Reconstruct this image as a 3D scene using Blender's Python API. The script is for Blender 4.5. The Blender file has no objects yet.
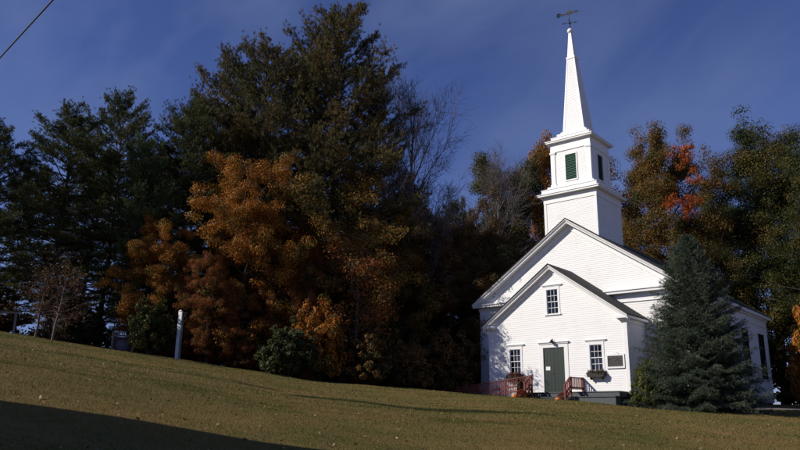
import bpy, math, random
import numpy as np
from mathutils import Vector
S=bpy.context.scene; COL=S.collection
rad=math.radians
PI=math.pi

# ------------------------------------------------------------------ materials
def mat(name,build):
    m=bpy.data.materials.new(name); m.use_nodes=True
    nt=m.node_tree; b=nt.nodes['Principled BSDF']; build(nt,b); return m
def N(nt,t,**k):
    n=nt.nodes.new(t)
    for a,v in k.items(): setattr(n,a,v)
    return n
def setin(n,**k):
    for a,v in k.items(): n.inputs[a.replace('_',' ')].default_value=v
def noise(nt,scale,detail=4,rough=.55,obj=True,stretch=None):
    tc=N(nt,'ShaderNodeTexCoord'); mp=N(nt,'ShaderNodeMapping')
    nt.links.new(tc.outputs['Object'],mp.inputs['Vector'])
    if stretch: mp.inputs['Scale'].default_value=stretch
    n=N(nt,'ShaderNodeTexNoise'); setin(n,Scale=scale,Detail=detail,Roughness=rough)
    nt.links.new(mp.outputs[0],n.inputs['Vector']); return n
def ramp(nt,fac,stops):
    r=N(nt,'ShaderNodeValToRGB'); e=r.color_ramp.elements
    while len(e)<len(stops): e.new(.5)
    for i,(p,c) in enumerate(stops): e[i].position=p; e[i].color=(*c,1)
    nt.links.new(fac,r.inputs[0]); return r
def bump(nt,b,h,strength,dist=.02):
    bp=N(nt,'ShaderNodeBump'); setin(bp,Strength=strength,Distance=dist)
    nt.links.new(h,bp.inputs['Height']); nt.links.new(bp.outputs[0],b.inputs['Normal'])
def simple(name,col,rough=.6,var=.15,scale=6,bmp=.0,metal=0,stretch=None,spec=.5):
    def f(nt,b):
        n=noise(nt,scale,5,.6,stretch=stretch)
        lo=tuple(c*(1-var) for c in col); hi=tuple(min(1,c*(1+var)) for c in col)
        r=ramp(nt,n.outputs[0],[(.3,lo),(.7,hi)])
        nt.links.new(r.outputs[0],b.inputs['Base Color']); setin(b,Roughness=rough,Metallic=metal)
        b.inputs['Specular IOR Level'].default_value=spec
        if bmp: bump(nt,b,n.outputs[0],bmp)
    return mat(name,f)
def leafmat(name,cols,trans=.3,nscale=.45,isl=.5,rough=.6):
    """leaf colours: the clump colour comes from a noise in the crown, each leaf varies"""
    def f(nt,b):
        n=noise(nt,nscale,3,.6); g=N(nt,'ShaderNodeNewGeometry')
        m1=N(nt,'ShaderNodeMath',operation='MULTIPLY_ADD'); m1.inputs[1].default_value=isl; m1.inputs[2].default_value=-isl/2
        nt.links.new(g.outputs['Random Per Island'],m1.inputs[0])
        m3=N(nt,'ShaderNodeMath',operation='MULTIPLY_ADD'); m3.inputs[1].default_value=2.2; m3.inputs[2].default_value=-.6
        nt.links.new(n.outputs[0],m3.inputs[0])
        m2=N(nt,'ShaderNodeMath',operation='ADD'); nt.links.new(m3.outputs[0],m2.inputs[0]); nt.links.new(m1.outputs[0],m2.inputs[1])
        k=len(cols); r=ramp(nt,m2.outputs[0],[(.1+.8*i/(k-1),c) for i,c in enumerate(cols)])
        nt.links.new(r.outputs[0],b.inputs['Base Color']); setin(b,Roughness=rough)
        b.inputs['Specular IOR Level'].default_value=.25
        t=N(nt,'ShaderNodeBsdfTranslucent'); nt.links.new(r.outputs[0],t.inputs[0])
        mx=N(nt,'ShaderNodeMixShader'); mx.inputs[0].default_value=trans
        out=nt.nodes['Material Output']
        nt.links.new(b.outputs[0],mx.inputs[1]); nt.links.new(t.outputs[0],mx.inputs[2]); nt.links.new(mx.outputs[0],out.inputs[0])
    return mat(name,f)

def white_f(nt,b):
    n=noise(nt,1.3,6,.65); n2=noise(nt,9,4,.6,stretch=(.35,.35,3))
    mx=N(nt,'ShaderNodeMath',operation='MULTIPLY'); nt.links.new(n.outputs[0],mx.inputs[0]); nt.links.new(n2.outputs[0],mx.inputs[1])
    r=ramp(nt,mx.outputs[0],[(.08,(.62,.61,.59)),(.2,(.79,.785,.78)),(.4,(.82,.82,.82))])
    nt.links.new(r.outputs[0],b.inputs['Base Color']); setin(b,Roughness=.55); bump(nt,b,n2.outputs[0],.12,.01)
WHITE=mat('white_clapboard_paint',white_f)
TRIM=simple('white_trim_paint',(.80,.80,.80),.45,.03,3)
ROOF=simple('dark_shingles',(.035,.03,.028),.9,.45,22,.5,stretch=(1,1,2.5))
DOORG=simple('dark_green_door_paint',(.010,.021,.016),.45,.12,3)
LOUV=simple('green_louver_paint',(.012,.075,.045),.5,.15,5)
SHUT=simple('black_green_paint',(.01,.014,.012),.5,.1,5)
METAL=simple('black_iron',(.02,.02,.025),.45,.3,12,metal=.6)
RED=simple('barn_red_stain',(.16,.035,.027),.7,.35,9,.2)
GREY=simple('grey_deck_paint',(.065,.075,.08),.7,.18,7,.15)
STONE=simple('dark_foundation_stone',(.07,.065,.06),.9,.5,5,.6)
CURT=simple('white_curtain',(.8,.79,.76),.9,.05,5)
PAPER=simple('white_paper',(.8,.8,.77),.8,.02,5)
BRASS=simple('pale_knob_metal',(.7,.66,.5),.25,.05,9,metal=1)
SIGNB=simple('black_sign_board',(.014,.009,.012),.5,.1,5)
SIGNT=simple('pale_grey_lettering',(.13,.12,.13),.6,.1,5)
MARO=simple('maroon_sign_panel',(.032,.008,.014),.6,.2,5)
DISC=simple('slate_blue_emblem',(.07,.075,.12),.6,.2,9)
WOODG=simple('weathered_grey_wood',(.15,.145,.14),.85,.25,6,.3,stretch=(1,1,.15))
POSTW=simple('chalky_white_post_paint',(.72,.72,.74),.6,.08,5)
POSTG=simple('grey_green_post_shade',(.20,.27,.25),.7,.15,5)  # shaded side of the white post, put into the colour
TERRA=simple('terracotta_pot',(.22,.08,.045),.8,.2,9,.2)
PLANT=simple('dark_planter_wood',(.03,.028,.022),.8,.3,9,.2)
PUMP=simple('orange_pumpkin_skin',(.55,.16,.02),.5,.2,5,.1)
STEM=simple('dry_stem',(.12,.10,.05),.9,.3,9)
BARK=simple('grey_brown_bark',(.075,.06,.048),.95,.4,5,.8,stretch=(3,3,.6))
BARKP=simple('pine_bark',(.05,.036,.03),.95,.4,5,.8,stretch=(3,3,.6))
BARKL=simple('pale_grey_bark',(.14,.115,.115),.95,.3,5,.6,stretch=(3,3,.6))
BARKR=simple('pinkish_bark',(.13,.085,.07),.95,.3,5,.6,stretch=(3,3,.6))
SIDING=simple('grey_house_siding',(.35,.35,.33),.8,.1,4,.1)
SHEDW=simple('pale_blue_grey_boards',(.5,.53,.6),.7,.1,4)
CREO=simple('utility_pole_wood',(.08,.06,.045),.9,.3,6,.5,stretch=(1,1,.1))
WIRE=simple('black_cable',(.015,.015,.016),.6,.1,5)
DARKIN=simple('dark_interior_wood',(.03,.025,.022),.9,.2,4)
def glass_f(nt,b):
    out=nt.nodes['Material Output']; fr=N(nt,'ShaderNodeFresnel'); fr.inputs[0].default_value=1.6
    n=noise(nt,2.5,2,.5); bp=N(nt,'ShaderNodeBump'); setin(bp,Strength=.05,Distance=.02); nt.links.new(n.outputs[0],bp.inputs['Height'])
    g=N(nt,'ShaderNodeBsdfGlossy'); g.inputs['Roughness'].default_value=.03; nt.links.new(bp.outputs[0],g.inputs['Normal'])
    t=N(nt,'ShaderNodeBsdfTransparent'); t.inputs[0].default_value=(.78,.8,.8,1)
    mx=N(nt,'ShaderNodeMixShader'); nt.links.new(fr.outputs[0],mx.inputs[0]); nt.links.new(t.outputs[0],mx.inputs[1]); nt.links.new(g.outputs[0],mx.inputs[2])
    nt.links.new(mx.outputs[0],out.inputs[0]); nt.nodes.remove(b)
GLASS=mat('window_glass',glass_f)

# leaves (linear albedo)
L_PINE=leafmat('pine_needles',[(.036,.055,.016),(.075,.09,.026),(.13,.12,.036)],.2,.5)
L_PINEB=leafmat('pine_needles_browning',[(.04,.055,.017),(.10,.088,.028),(.18,.12,.04)],.2,.4)
L_PINEG=leafmat('pine_needles_green',[(.045,.078,.022),(.085,.125,.036),(.13,.155,.048)],.2,.5)
L_OR=leafmat('orange_maple_leaves',[(.055,.07,.016),(.14,.10,.018),(.38,.14,.017),(.44,.12,.016),(.38,.20,.022),(.15,.11,.02),(.06,.07,.016)],.35,.42,.45)
L_RUST=leafmat('rust_leaves',[(.05,.055,.014),(.12,.08,.018),(.34,.10,.02),(.24,.06,.018),(.08,.075,.018)],.35,.55,.5)
L_OLIVE=leafmat('olive_brown_leaves',[(.055,.07,.016),(.15,.12,.026),(.33,.15,.03),(.12,.11,.022)],.35,.4,.5)
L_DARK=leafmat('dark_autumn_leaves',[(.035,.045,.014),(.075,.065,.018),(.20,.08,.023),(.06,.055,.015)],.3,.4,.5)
L_GREEN=leafmat('dark_green_leaves',[(.026,.042,.011),(.045,.06,.014),(.085,.078,.018),(.15,.095,.02)],.35,.28,.45)
L_MIX=leafmat('green_orange_maple_leaves',[(.05,.06,.012),(.12,.095,.018),(.26,.10,.02),(.10,.09,.018),(.05,.06,.014)],.35,.4,.5)
L_RED=leafmat('scarlet_leaves',[(.18,.07,.016),(.42,.075,.02),(.40,.11,.02)],.35,.8,.9)
L_YG=leafmat('yellow_green_leaves',[(.05,.07,.015),(.10,.12,.025),(.15,.14,.03)],.35,.8,.6)
L_SHR=leafmat('shrub_green_leaves',[(.03,.043,.013),(.05,.06,.018),(.07,.075,.022)],.3,.8,.5)
L_PINK=leafmat('pink_brown_leaves',[(.05,.03,.015),(.09,.048,.022),(.12,.07,.035)],.35,.8,.6)
L_SPR=leafmat('blue_spruce_needles',[(.032,.05,.032),(.054,.075,.048),(.10,.12,.076)],.08,1.6,.6)
L_FLOR=leafmat('red_flower_petals',[(.16,.02,.015),(.28,.035,.02),(.10,.05,.015)],.3,6,.8)
L_FLOD=leafmat('dark_planter_foliage',[(.02,.03,.012),(.05,.03,.018),(.25,.18,.12)],.3,6,.9)
L_DRY=leafmat('dry_stalk_leaves',[(.12,.06,.025),(.09,.08,.03),(.05,.06,.02)],.3,3,.8)

# ------------------------------------------------------------------ mesh helpers
class MB:
    def __init__(s): s.v=[]; s.f=[]
    def box(s,x0,x1,y0,y1,z0,z1):
        b=len(s.v); s.v+=[(x0,y0,z0),(x1,y0,z0),(x1,y1,z0),(x0,y1,z0),(x0,y0,z1),(x1,y0,z1),(x1,y1,z1),(x0,y1,z1)]
        s.f+=[tuple(b+i for i in q) for q in((0,3,2,1),(4,5,6,7),(0,1,5,4),(1,2,6,5),(2,3,7,6),(3,0,4,7))]; return s
    def prism(s,poly,ax,a0,a1):
        """poly in the two other axes, extruded along ax"""
        b=len(s.v); n=len(poly)
        for a in(a0,a1):
            for p,q in poly: s.v.append({'y':(p,a,q),'x':(a,p,q),'z':(p,q,a)}[ax])
        s.f.append(tuple(b+i for i in range(n))); s.f.append(tuple(b+n+i for i in reversed(range(n))))
        for i in range(n):
            j=(i+1)%n; s.f.append((b+i,b+n+i,b+n+j,b+j))
        return s
    def frustum(s,cx,cy,w0,z0,w1,z1,dx=0,dy=0):
        b=len(s.v)
        for w,z,ox,oy in((w0,z0,0,0),(w1,z1,dx,dy)):
            s.v+=[(cx+ox-w,cy+oy-w,z),(cx+ox+w,cy+oy-w,z),(cx+ox+w,cy+oy+w,z),(cx+ox-w,cy+oy+w,z)]
        s.f+=[tuple(b+i for i in q) for q in((0,3,2,1),(4,5,6,7),(0,1,5,4),(1,2,6,5),(2,3,7,6),(3,0,4,7))]; return s
    def face(s,*p):
        b=len(s.v); s.v+=list(p); s.f.append(tuple(range(b,b+len(p)))); return s
    def tube(s,pts,rads,n=8,cap=True):
        b=len(s.v); pts=[Vector(p) for p in pts]
        for i,p in enumerate(pts):
            d=(pts[min(i+1,len(pts)-1)]-pts[max(i-1,0)]).normalized()
            a=d.orthogonal().normalized() if i==0 else (a-d*a.dot(d)).normalized()
            c=d.cross(a); r=rads[i] if hasattr(rads,'__len__') else rads
            for k in range(n):
                t=2*PI*k/n; s.v.append(tuple(p+(a*math.cos(t)+c*math.sin(t))*r))
        for i in range(len(pts)-1):
            for k in range(n):
                k2=(k+1)%n; s.f.append((b+i*n+k,b+i*n+k2,b+(i+1)*n+k2,b+(i+1)*n+k))
        if cap:
            s.f.append(tuple(b+k for k in reversed(range(n)))); e=b+(len(pts)-1)*n; s.f.append(tuple(e+k for k in range(n)))
        return s
    def lathe(s,c,prof,n=16,lobes=0,amp=0):
        b=len(s.v)
        for r,z in prof:
            for k in range(n):
                t=2*PI*k/n; q=r*(1+amp*math.cos(lobes*t)) ; s.v.append((c[0]+q*math.cos(t),c[1]+q*math.sin(t),c[2]+z))
        for i in range(len(prof)-1):
            for k in range(n):
                k2=(k+1)%n; s.f.append((b+i*n+k,b+i*n+k2,b+(i+1)*n+k2,b+(i+1)*n+k))
        return s
def link(name,data,parent=None,loc=(0,0,0)):
    o=bpy.data.objects.new(name,data); COL.objects.link(o); o.location=loc
    if parent: o.parent=parent
    return o
def part(name,mb,m,parent=None,smooth=False,label=None,loc=(0,0,0)):
    me=bpy.data.meshes.new(name); me.from_pydata(mb.v,[],mb.f); me.validate(); me.materials.append(m)
    if smooth: me.polygons.foreach_set('use_smooth',[True]*len(me.polygons))
    o=link(name,me,parent,loc)
    if label: o['label']=label
    return o
def npmesh(name,V,nper,m=None,idx=None):
    """V: (F*nper,3) loose polygons of nper corners"""
    me=bpy.data.meshes.new(name); V=np.asarray(V,np.float32).reshape(-1,3)
    nf=len(V)//nper
    me.vertices.add(len(V)); me.vertices.foreach_set('co',V.ravel())
    me.loops.add(len(V)); me.loops.foreach_set('vertex_index',np.arange(len(V),dtype=np.int32))
    me.polygons.add(nf); me.polygons.foreach_set('loop_start',np.arange(0,len(V),nper,dtype=np.int32))
    me.update(calc_edges=True)
    if m: me.materials.append(m)
    return me
def tag(o,label,cat,group=None,kind=None):
    o['label']=label; o['category']=cat
    if group: o['group']=group
    if kind: o['kind']=kind
    return o
def thing(name,label,cat,loc=(0,0,0),group=None,rz=0):
    o=link(name,None,None,loc); o.rotation_euler=(0,0,rz); o.empty_display_size=.3
    return tag(o,label,cat,group)
def structure(name,me,label=None):
    o=link(name,me); o['kind']='structure'
    if label: o['label']=label
    return o

# ------------------------------------------------------------------ ground height (thin plate spline through surveyed spots)
PTS=[(19.7, -37.2, -3.35), (9.3, -33.6, -1.62), (-1.1, -30.1, -0.05), (-11.5, -26.5, 1.47), (-21.9, -23.0, 2.94), (-29.5, -20.4, 3.19), (-41.8, -16.2, 3.04), (-60.7, -9.7, 2.34), (9.5, -33.0, -1.72), (-0.6, -28.8, -0.24), (-10.8, -24.6, 1.19), (-21.0, -20.4, 2.58), (-28.4, -17.4, 2.83), (-40.4, -12.4, 2.68), (-58.9, -4.8, 1.98), (10.1, -31.9, -1.86), (0.4, -26.6, -0.51), (-9.2, -21.3, 0.79), (-18.9, -16.0, 2.06), (-25.9, -12.1, 2.31), (-37.3, -5.9, 2.16), (-54.8, 3.8, 1.46), (10.6, -31.0, -1.97), (1.5, -24.9, -0.73), (-7.7, -18.7, 0.48), (-16.8, -12.6, 1.65), (-23.4, -8.1, 1.9), (-34.2, -0.8, 1.75), (-50.8, 10.4, 1.05), (11.1, -30.3, -2.1), (2.5, -23.5, -0.98), (-6.1, -16.6, 0.11), (-14.7, -9.7, 1.17), (-20.9, -4.7, 1.42), (-31.1, 3.4, 1.27), (-46.7, 15.9, 0.57), (11.7, -29.7, -2.24), (3.6, -22.2, -1.23), (-4.4, -14.7, -0.26), (-12.5, -7.2, 0.69), (-18.3, -1.7, 0.94), (-27.8, 7.2, 0.79), (-42.4, 20.8, 0.09), (12.3, -29.1, -2.33), (4.8, -21.0, -1.41), (-2.6, -12.8, -0.52), (-10.0, -4.7, 0.35), (-15.4, 1.2, 0.6), (-24.2, 10.8, 0.45), (-37.7, 25.5, -0.25), (12.9, -28.5, -2.4), (6.2, -19.8, -1.54), (-0.6, -11.2, -0.71), (-7.4, -2.5, 0.11), (-12.3, 3.8, 0.36), (-20.3, 14.1, 0.21), (-32.6, 29.8, -0.49), (13.6, -28.0, -2.46), (7.6, -18.8, -1.65), (1.5, -9.7, -0.88), (-4.6, -0.5, -0.12), (-9.0, 6.2, 0.13), (-16.2, 17.0, -0.02), (-27.2, 33.7, -0.72), (-6.3, -3.0, 0.02), (-7.1, -1.6, -0.18), (-4.2, -3.0, -0.13), (-5.0, -1.6, -0.33), (-1.7, -3.0, -0.32), (-2.5, -1.6, -0.52), (1.2, -3.0, -0.52), (0.4, -1.6, -0.62), (3.9, -3.0, -0.7), (3.1, -1.6, -0.8), (5.8, -2.2, -0.93), (9.0, 2.0, -0.98), (10.0, 6.0, -0.84), (9.5, 9.0, -0.68), (8.0, 13.0, -0.5), (6.6, 18.8, -0.2), (15.0, 22.0, -0.7), (-6.4, 3.0, -0.1), (-6.4, 18.0, 0.1), (0.0, 10.0, -0.2), (0.0, 30.0, 0), (20.0, 10.0, -1.4), (30.0, 0.0, -2), (25.0, 40.0, -1), (14.6, -27.4, -2.43), (9.5, -17.7, -1.62), (4.4, -8.0, -0.82), (15.6, -27.0, -2.53), (11.4, -16.8, -1.83), (7.3, -6.6, -1.13), (16.5, -26.7, -2.6), (13.3, -16.1, -1.96), (10.2, -5.6, -1.33), (17.4, -26.4, -2.67), (15.2, -15.7, -2.1), (12.9, -4.9, -1.54), (18.5, -26.2, -2.78), (17.3, -15.3, -2.32), (16.1, -4.4, -1.87), (-20.0, -45.0, 0.3), (0.0, -50.0, -1.8), (20.0, -60.0, -4), (50.0, -40.0, -4.5), (60.0, 0.0, -3.5), (-60.0, -60.0, 1), (-80.0, 20.0, 2), (-40.0, 60.0, 1), (30.0, 80.0, -1), (80.0, 60.0, -3), (-120.0, -120.0, -3), (120.0, -120.0, -8), (120.0, 120.0, -4), (-120.0, 120.0, -2)]
_P=np.array([(a,b) for a,b,c in PTS])/50; _Z=np.array([c for a,b,c in PTS]); _n=len(_P)
_d=np.linalg.norm(_P[:,None]-_P[None],axis=2)
_A=np.zeros((_n+3,_n+3)); _A[:_n,:_n]=np.where(_d>0,_d*_d*np.log(_d+1e-12),0)+1e-3*np.eye(_n)
_A[:_n,_n]=1; _A[:_n,_n+1:]=_P; _A[_n,:_n]=1; _A[_n+1:,:_n]=_P.T
_W=np.linalg.solve(_A,np.r_[_Z,0,0,0])
def HV(X,Y):
    X=np.asarray(X,float).ravel(); Y=np.asarray(Y,float).ravel(); out=np.zeros(len(X))
    for a in range(0,len(X),20000):
        q=np.c_[X[a:a+20000],Y[a:a+20000]]/50
        d=np.linalg.norm(q[:,None]-_P[None],axis=2)+1e-12
        out[a:a+20000]=(d*d*np.log(d))@_W[:_n]+_W[_n]+q@_W[_n+1:]
    r=np.hypot(X-5,Y+10); t=np.clip((r-85)/60,0,1); t=t*t*(3-2*t)
    return out*(1-t)+(-3.0)*t
def H(x,y): return float(HV([x],[y])[0])
# ------------------------------------------------------------------ ground sheet
def ground_mat(nt,b):
    tc=N(nt,'ShaderNodeTexCoord')
    def nz(s,d=5,r=.6):
        n=N(nt,'ShaderNodeTexNoise'); setin(n,Scale=s,Detail=d,Roughness=r); nt.links.new(tc.outputs['Object'],n.inputs['Vector']); return n
    a=nz(.35); c=nz(3.2,6,.7); d=nz(38,4,.7)
    r1=ramp(nt,a.outputs[0],[(.34,(.12,.105,.03)),(.66,(.22,.145,.05))])
    r2=ramp(nt,c.outputs[0],[(.3,(.10,.10,.026)),(.52,(.185,.138,.044)),(.75,(.27,.175,.075))])
    mx=N(nt,'ShaderNodeMix',data_type='RGBA'); mx.inputs[0].default_value=.5
    nt.links.new(r1.outputs[0],mx.inputs[6]); nt.links.new(r2.outputs[0],mx.inputs[7])
    r3=ramp(nt,d.outputs[0],[(.3,(.6,.6,.6)),(.7,(1.25,1.25,1.25))])
    m2=N(nt,'ShaderNodeMix',data_type='RGBA',blend_type='MULTIPLY'); m2.inputs[0].default_value=1
    nt.links.new(mx.outputs[2],m2.inputs[6]); nt.links.new(r3.outputs[0],m2.inputs[7])
    nt.links.new(m2.outputs[2],b.inputs['Base Color']); setin(b,Roughness=.95); b.inputs['Specular IOR Level'].default_value=.1
    bump(nt,b,d.outputs[0],.7,.03)
GRASS=mat('autumn_lawn',ground_mat)
radii=[0]+[.7*i for i in range(1,100)]+[70*1.09**i for i in range(1,46)]
NA=288; rings=[]
gx=[5.];gy=[-12.]
for r in radii[1:]:
    t=np.arange(NA)*2*PI/NA; gx+=list(5+r*np.cos(t)); gy+=list(-12+r*np.sin(t))
gx=np.array(gx);gy=np.array(gy);gz=HV(gx,gy)
rngg=np.random.default_rng(3)
def wob(x,y): return .02*np.sin(x*.9+np.sin(y*.7)*1.3)+.015*np.sin(y*1.7+x*.4)+.01*np.sin(x*2.3-y*1.9)
gz=gz+wob(gx,gy)
me=bpy.data.meshes.new('ground')
fs=[(0,1+k,1+(k+1)%NA) for k in range(NA)]
for i in range(len(radii)-2):
    a=1+i*NA;b=a+NA
    fs+=[(a+k,b+k,b+(k+1)%NA,a+(k+1)%NA) for k in range(NA)]
me.from_pydata(np.c_[gx,gy,gz].tolist(),[],fs); me.materials.append(GRASS)
me.polygons.foreach_set('use_smooth',[True]*len(me.polygons))
structure('ground',me,'sloping autumn lawn')
def HG(X,Y): return HV(X,Y)+wob(np.asarray(X,float).ravel(),np.asarray(Y,float).ravel())

# driveway beside the church
def strip(name,x0,x1,edges,m,dz,nx=80,ny=8):
    xs=np.linspace(x0,x1,nx); V=[];F=[]
    for x in xs:
        a,b_=edges(x)
        for j in range(ny+1): V.append((x,a+(b_-a)*j/ny,0))
    V=np.array(V); V[:,2]=HG(V[:,0],V[:,1])+dz
    for i in range(nx-1):
        for j in range(ny): k=i*(ny+1)+j; F.append((k,k+ny+1,k+ny+2,k+1))
    m_=bpy.data.meshes.new(name); m_.from_pydata(V.tolist(),[],F); m_.materials.append(m)
    return m_
DIRT=simple('pale_gravel_drive',(.27,.21,.18),.95,.35,7,.5)
o=structure('driveway',strip('driveway',6.9,60,lambda x:(4.6+.15*(x-7)+.2*math.sin(x*1.3),7.6+.2*(x-7)+.25*math.sin(x*.9+1)),DIRT,.03),'pale gravel drive beside the church')
LEAFL=simple('leaf_litter',(.12,.065,.035),.95,.5,30,.6)

# mown grass blades over the visible lawn
def blades(n,rmin,rmax,a0,a1,h,w,seed):
    r_=np.random.default_rng(seed)
    ang=r_.uniform(a0,a1,n); rr=rmin+(rmax-rmin)*r_.random(n)**1.0
    hd=rad(39.6)
    X=19.7-np.sin(hd+ang)*rr; Y=-37.2+np.cos(hd+ang)*rr
    keep=~((X>-6.6)&(X<6.6)&(Y>-1.8)&(Y<19))&~((X>6.9)&(Y>4.7+.15*(X-7))&(Y<7.5+.2*(X-7)))
    X=X[keep];Y=Y[keep];rr=rr[keep];n=len(X)
    Z=HG(X,Y)-.004
    sc=(.55+rr/26)
    t=r_.uniform(0,2*PI,n); hh=h*r_.uniform(.45,1.2,n)*np.clip(sc,.7,1.15); ww=w*sc*r_.uniform(.6,1.3,n)
    lean=r_.normal(0,.45,(n,2))*hh[:,None]
    P=np.zeros((n,3,3)); ox=np.cos(t)*ww/2; oy=np.sin(t)*ww/2
    P[:,0]=np.c_[X-ox,Y-oy,Z]; P[:,1]=np.c_[X+ox,Y+oy,Z]; P[:,2]=np.c_[X+lean[:,0],Y+lean[:,1],Z+hh]
    return P.reshape(-1,3)
BLADE=leafmat('grass_blades',[(.065,.09,.018),(.12,.12,.028),(.175,.135,.042),(.24,.16,.06)],.25,.38,.5,.8)
V=np.concatenate([blades(420000,5,22,-rad(46),rad(46),.036,.008,1),blades(290000,20,47,-rad(44),rad(44),.035,.015,2)])
g=link('grass',npmesh('grass',V,3,BLADE)); tag(g,'short mown olive and brown grass covering the sloping lawn','grass',kind='stuff')
# a darker greener line of longer grass across the lawn
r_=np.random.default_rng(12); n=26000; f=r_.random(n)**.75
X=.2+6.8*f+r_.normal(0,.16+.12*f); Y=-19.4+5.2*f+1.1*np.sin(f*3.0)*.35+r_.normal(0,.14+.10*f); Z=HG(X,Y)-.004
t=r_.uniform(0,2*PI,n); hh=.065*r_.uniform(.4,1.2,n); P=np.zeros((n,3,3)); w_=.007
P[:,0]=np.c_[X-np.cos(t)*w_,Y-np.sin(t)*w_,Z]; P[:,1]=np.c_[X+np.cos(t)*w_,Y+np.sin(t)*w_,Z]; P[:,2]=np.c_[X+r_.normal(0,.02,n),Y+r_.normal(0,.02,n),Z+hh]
g=link('dark_grass_line',npmesh('dark_grass_line',P.reshape(-1,3),3,leafmat('dark_grass',[(.03,.045,.012),(.055,.065,.018),(.08,.075,.022)],.2,.8,.9,.8))); tag(g,'thin line of darker longer grass crossing the middle of the lawn','grass',kind='stuff')
# fallen leaves
def litter(n,seed):
    r_=np.random.default_rng(seed); ang=r_.uniform(-rad(44),rad(44),n); rr=7+38*r_.random(n)**.9; hd=rad(39.6)
    X=19.7-np.sin(hd+ang)*rr; Y=-37.2+np.cos(hd+ang)*rr
    keep=~((X>-6.6)&(X<6.6)&(Y>-1.8)&(Y<19)); X=X[keep];Y=Y[keep];rr=rr[keep];n=len(X)
    Z=HG(X,Y)+.03; s=r_.uniform(.02,.045,n)
    c=np.c_[X,Y,Z]; a=r_.normal(0,1,(n,3)); a[:,2]*=.45; a/=np.linalg.norm(a,axis=1)[:,None]
    b=np.cross(a,r_.normal(0,1,(n,3))); b/=np.linalg.norm(b,axis=1)[:,None]; b[:,2]*=.6
    P=np.stack([c-a*s[:,None],c-b*s[:,None]*.7,c+a*s[:,None],c+b*s[:,None]*.7],1)
    return P.reshape(-1,3)
L_LIT=leafmat('fallen_leaves',[(.09,.05,.02),(.18,.11,.04),(.32,.24,.13)],.1,3,1.0)
g=link('fallen_leaves',npmesh('fallen_leaves',litter(2400,5),4,L_LIT)); tag(g,'dry tan leaves scattered over the lawn','fallen leaves',kind='stuff')
# ------------------------------------------------------------------ church
CH=thing('church','white clapboard church with tall steeple and gabled entry porch','church',(0,0,0))
EX=.115
def clap(name,ax,fixed,sgn,z0,z1,span,openings=(),parent=CH,m=WHITE,cuts=()):
    """lapped boards on a wall; ax='x': runs along x at y=fixed facing sgn*y; ax='y': runs along y at x=fixed"""
    mb=MB(); zs={round(z0,4),round(z1,4)}
    k=0
    while z0+k*EX<z1: zs.add(round(z0+k*EX,4)); k+=1
    for o in openings:
        for z in o[2:4]:
            if z0<z<z1: zs.add(round(z,4))
    for z in cuts: zs.add(round(z,4))
    zs=sorted(zs); O=.009
    def P(a,off,z): return (a,fixed+sgn*off,z) if ax=='x' else (fixed+sgn*off,a,z)
    for za,zb in zip(zs,zs[1:]):
        if zb-za<1e-3: continue
        zm=(za+zb)/2; kk=math.floor((zm-z0)/EX); zc=z0+kk*EX
        oa=O*(1-(za-zc)/EX); ob=O*(1-(zb-zc)/EX)
        iv=[(0,1)]
        A0,B0=span(za);A1,B1=span(zb)
        segs=[(A0,A1,B0,B1)]
        for o in openings:
            if o[2]<zm<o[3]:
                ns=[]
                for (p0,p1,q0,q1) in segs:
                    if o[1]<=min(p0,p1) or o[0]>=max(q0,q1): ns.append((p0,p1,q0,q1)); continue
                    if o[0]>max(p0,p1): ns.append((p0,p1,o[0],o[0]))
                    if o[1]<min(q0,q1): ns.append((o[1],o[1],q0,q1))
                segs=ns
        for (p0,p1,q0,q1) in segs:
            if q0-p0<1e-3 and q1-p1<1e-3: continue
            mb.face(P(p0,oa,za),P(q0,oa,za),P(q1,ob,zb),P(p1,ob,zb))
            if abs(za-zc)<1e-3: mb.face(P(p0,0,za),P(q0,0,za),P(q0,oa,za),P(p0,oa,za))
    return part(name,mb,m,parent)
def bx(name,m,x0,x1,y0,y1,z0,z1,parent=CH,label=None): return part(name,MB().box(x0,x1,y0,y1,z0,z1),m,parent,label=label)

WE,DE=4.18,2.50; SE=.713; EAZ=6.955      # entry half width, depth, roof slope, roof apex
WM,YB=6.40,18.4; SM=.677; MAZ=10.13      # nave
def erz(x): return EAZ-SE*abs(x)
def mrz(x): return MAZ-SM*abs(x)
# --- openings
WINS=[(-2.474,1.073,2.416,.345),(2.423,1.073,2.416,.345),(0.,4.238,5.608,.343)]
DOOR=(-.684,.592,0.,2.40)
CAS=.03
ops=[(c-w,c+w,z0,z1) for c,z0,z1,w in WINS]+[DOOR]
FLR=-.06
walltop=erz(WE)-.12
def espan(z):
    w=WE if z<=walltop else max(.0,(EAZ-.12-z)/SE); w=min(w,WE); return(-w,w)
clap('entry_front_wall','x',0,-1,FLR,EAZ-.13,espan,ops,cuts=[walltop])
for s in(1,-1): clap('entry_side_wall','y',s*WE,s,FLR,walltop,lambda z:(0,DE))
MT=mrz(WM)-.12
mo=[(-WE+.02,WE-.02,-1,walltop)]
def mspan(z):
    w=WM if z<=MT else min(WM,(MAZ-.12-z)/SM); return(-w,w)
clap('nave_front_wall','x',DE,-1,FLR,MAZ-.13,mspan,[(-WE+.05,WE-.05,-1,walltop)],cuts=[MT])
SW=[(16.2,17.5),(12.5,13.8),(8.8,10.1),(5.1,6.4)]
for s in(1,-1):
    clap('nave_side_wall','y',s*WM,s,FLR,MT,lambda z:(DE,YB),[(a,b,1.35,4.3) for a,b in SW])
clap('nave_back_wall','x',YB,1,FLR,MAZ-.13,mspan,cuts=[MT])
# foundations
fd=MB().box(-WM+.05,WM-.05,DE+.05,YB-.05,-1.7,FLR).box(-WE+.05,WE-.05,.06,DE+.05,-1.7,FLR)
part('foundation',fd,STONE,CH)
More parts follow.
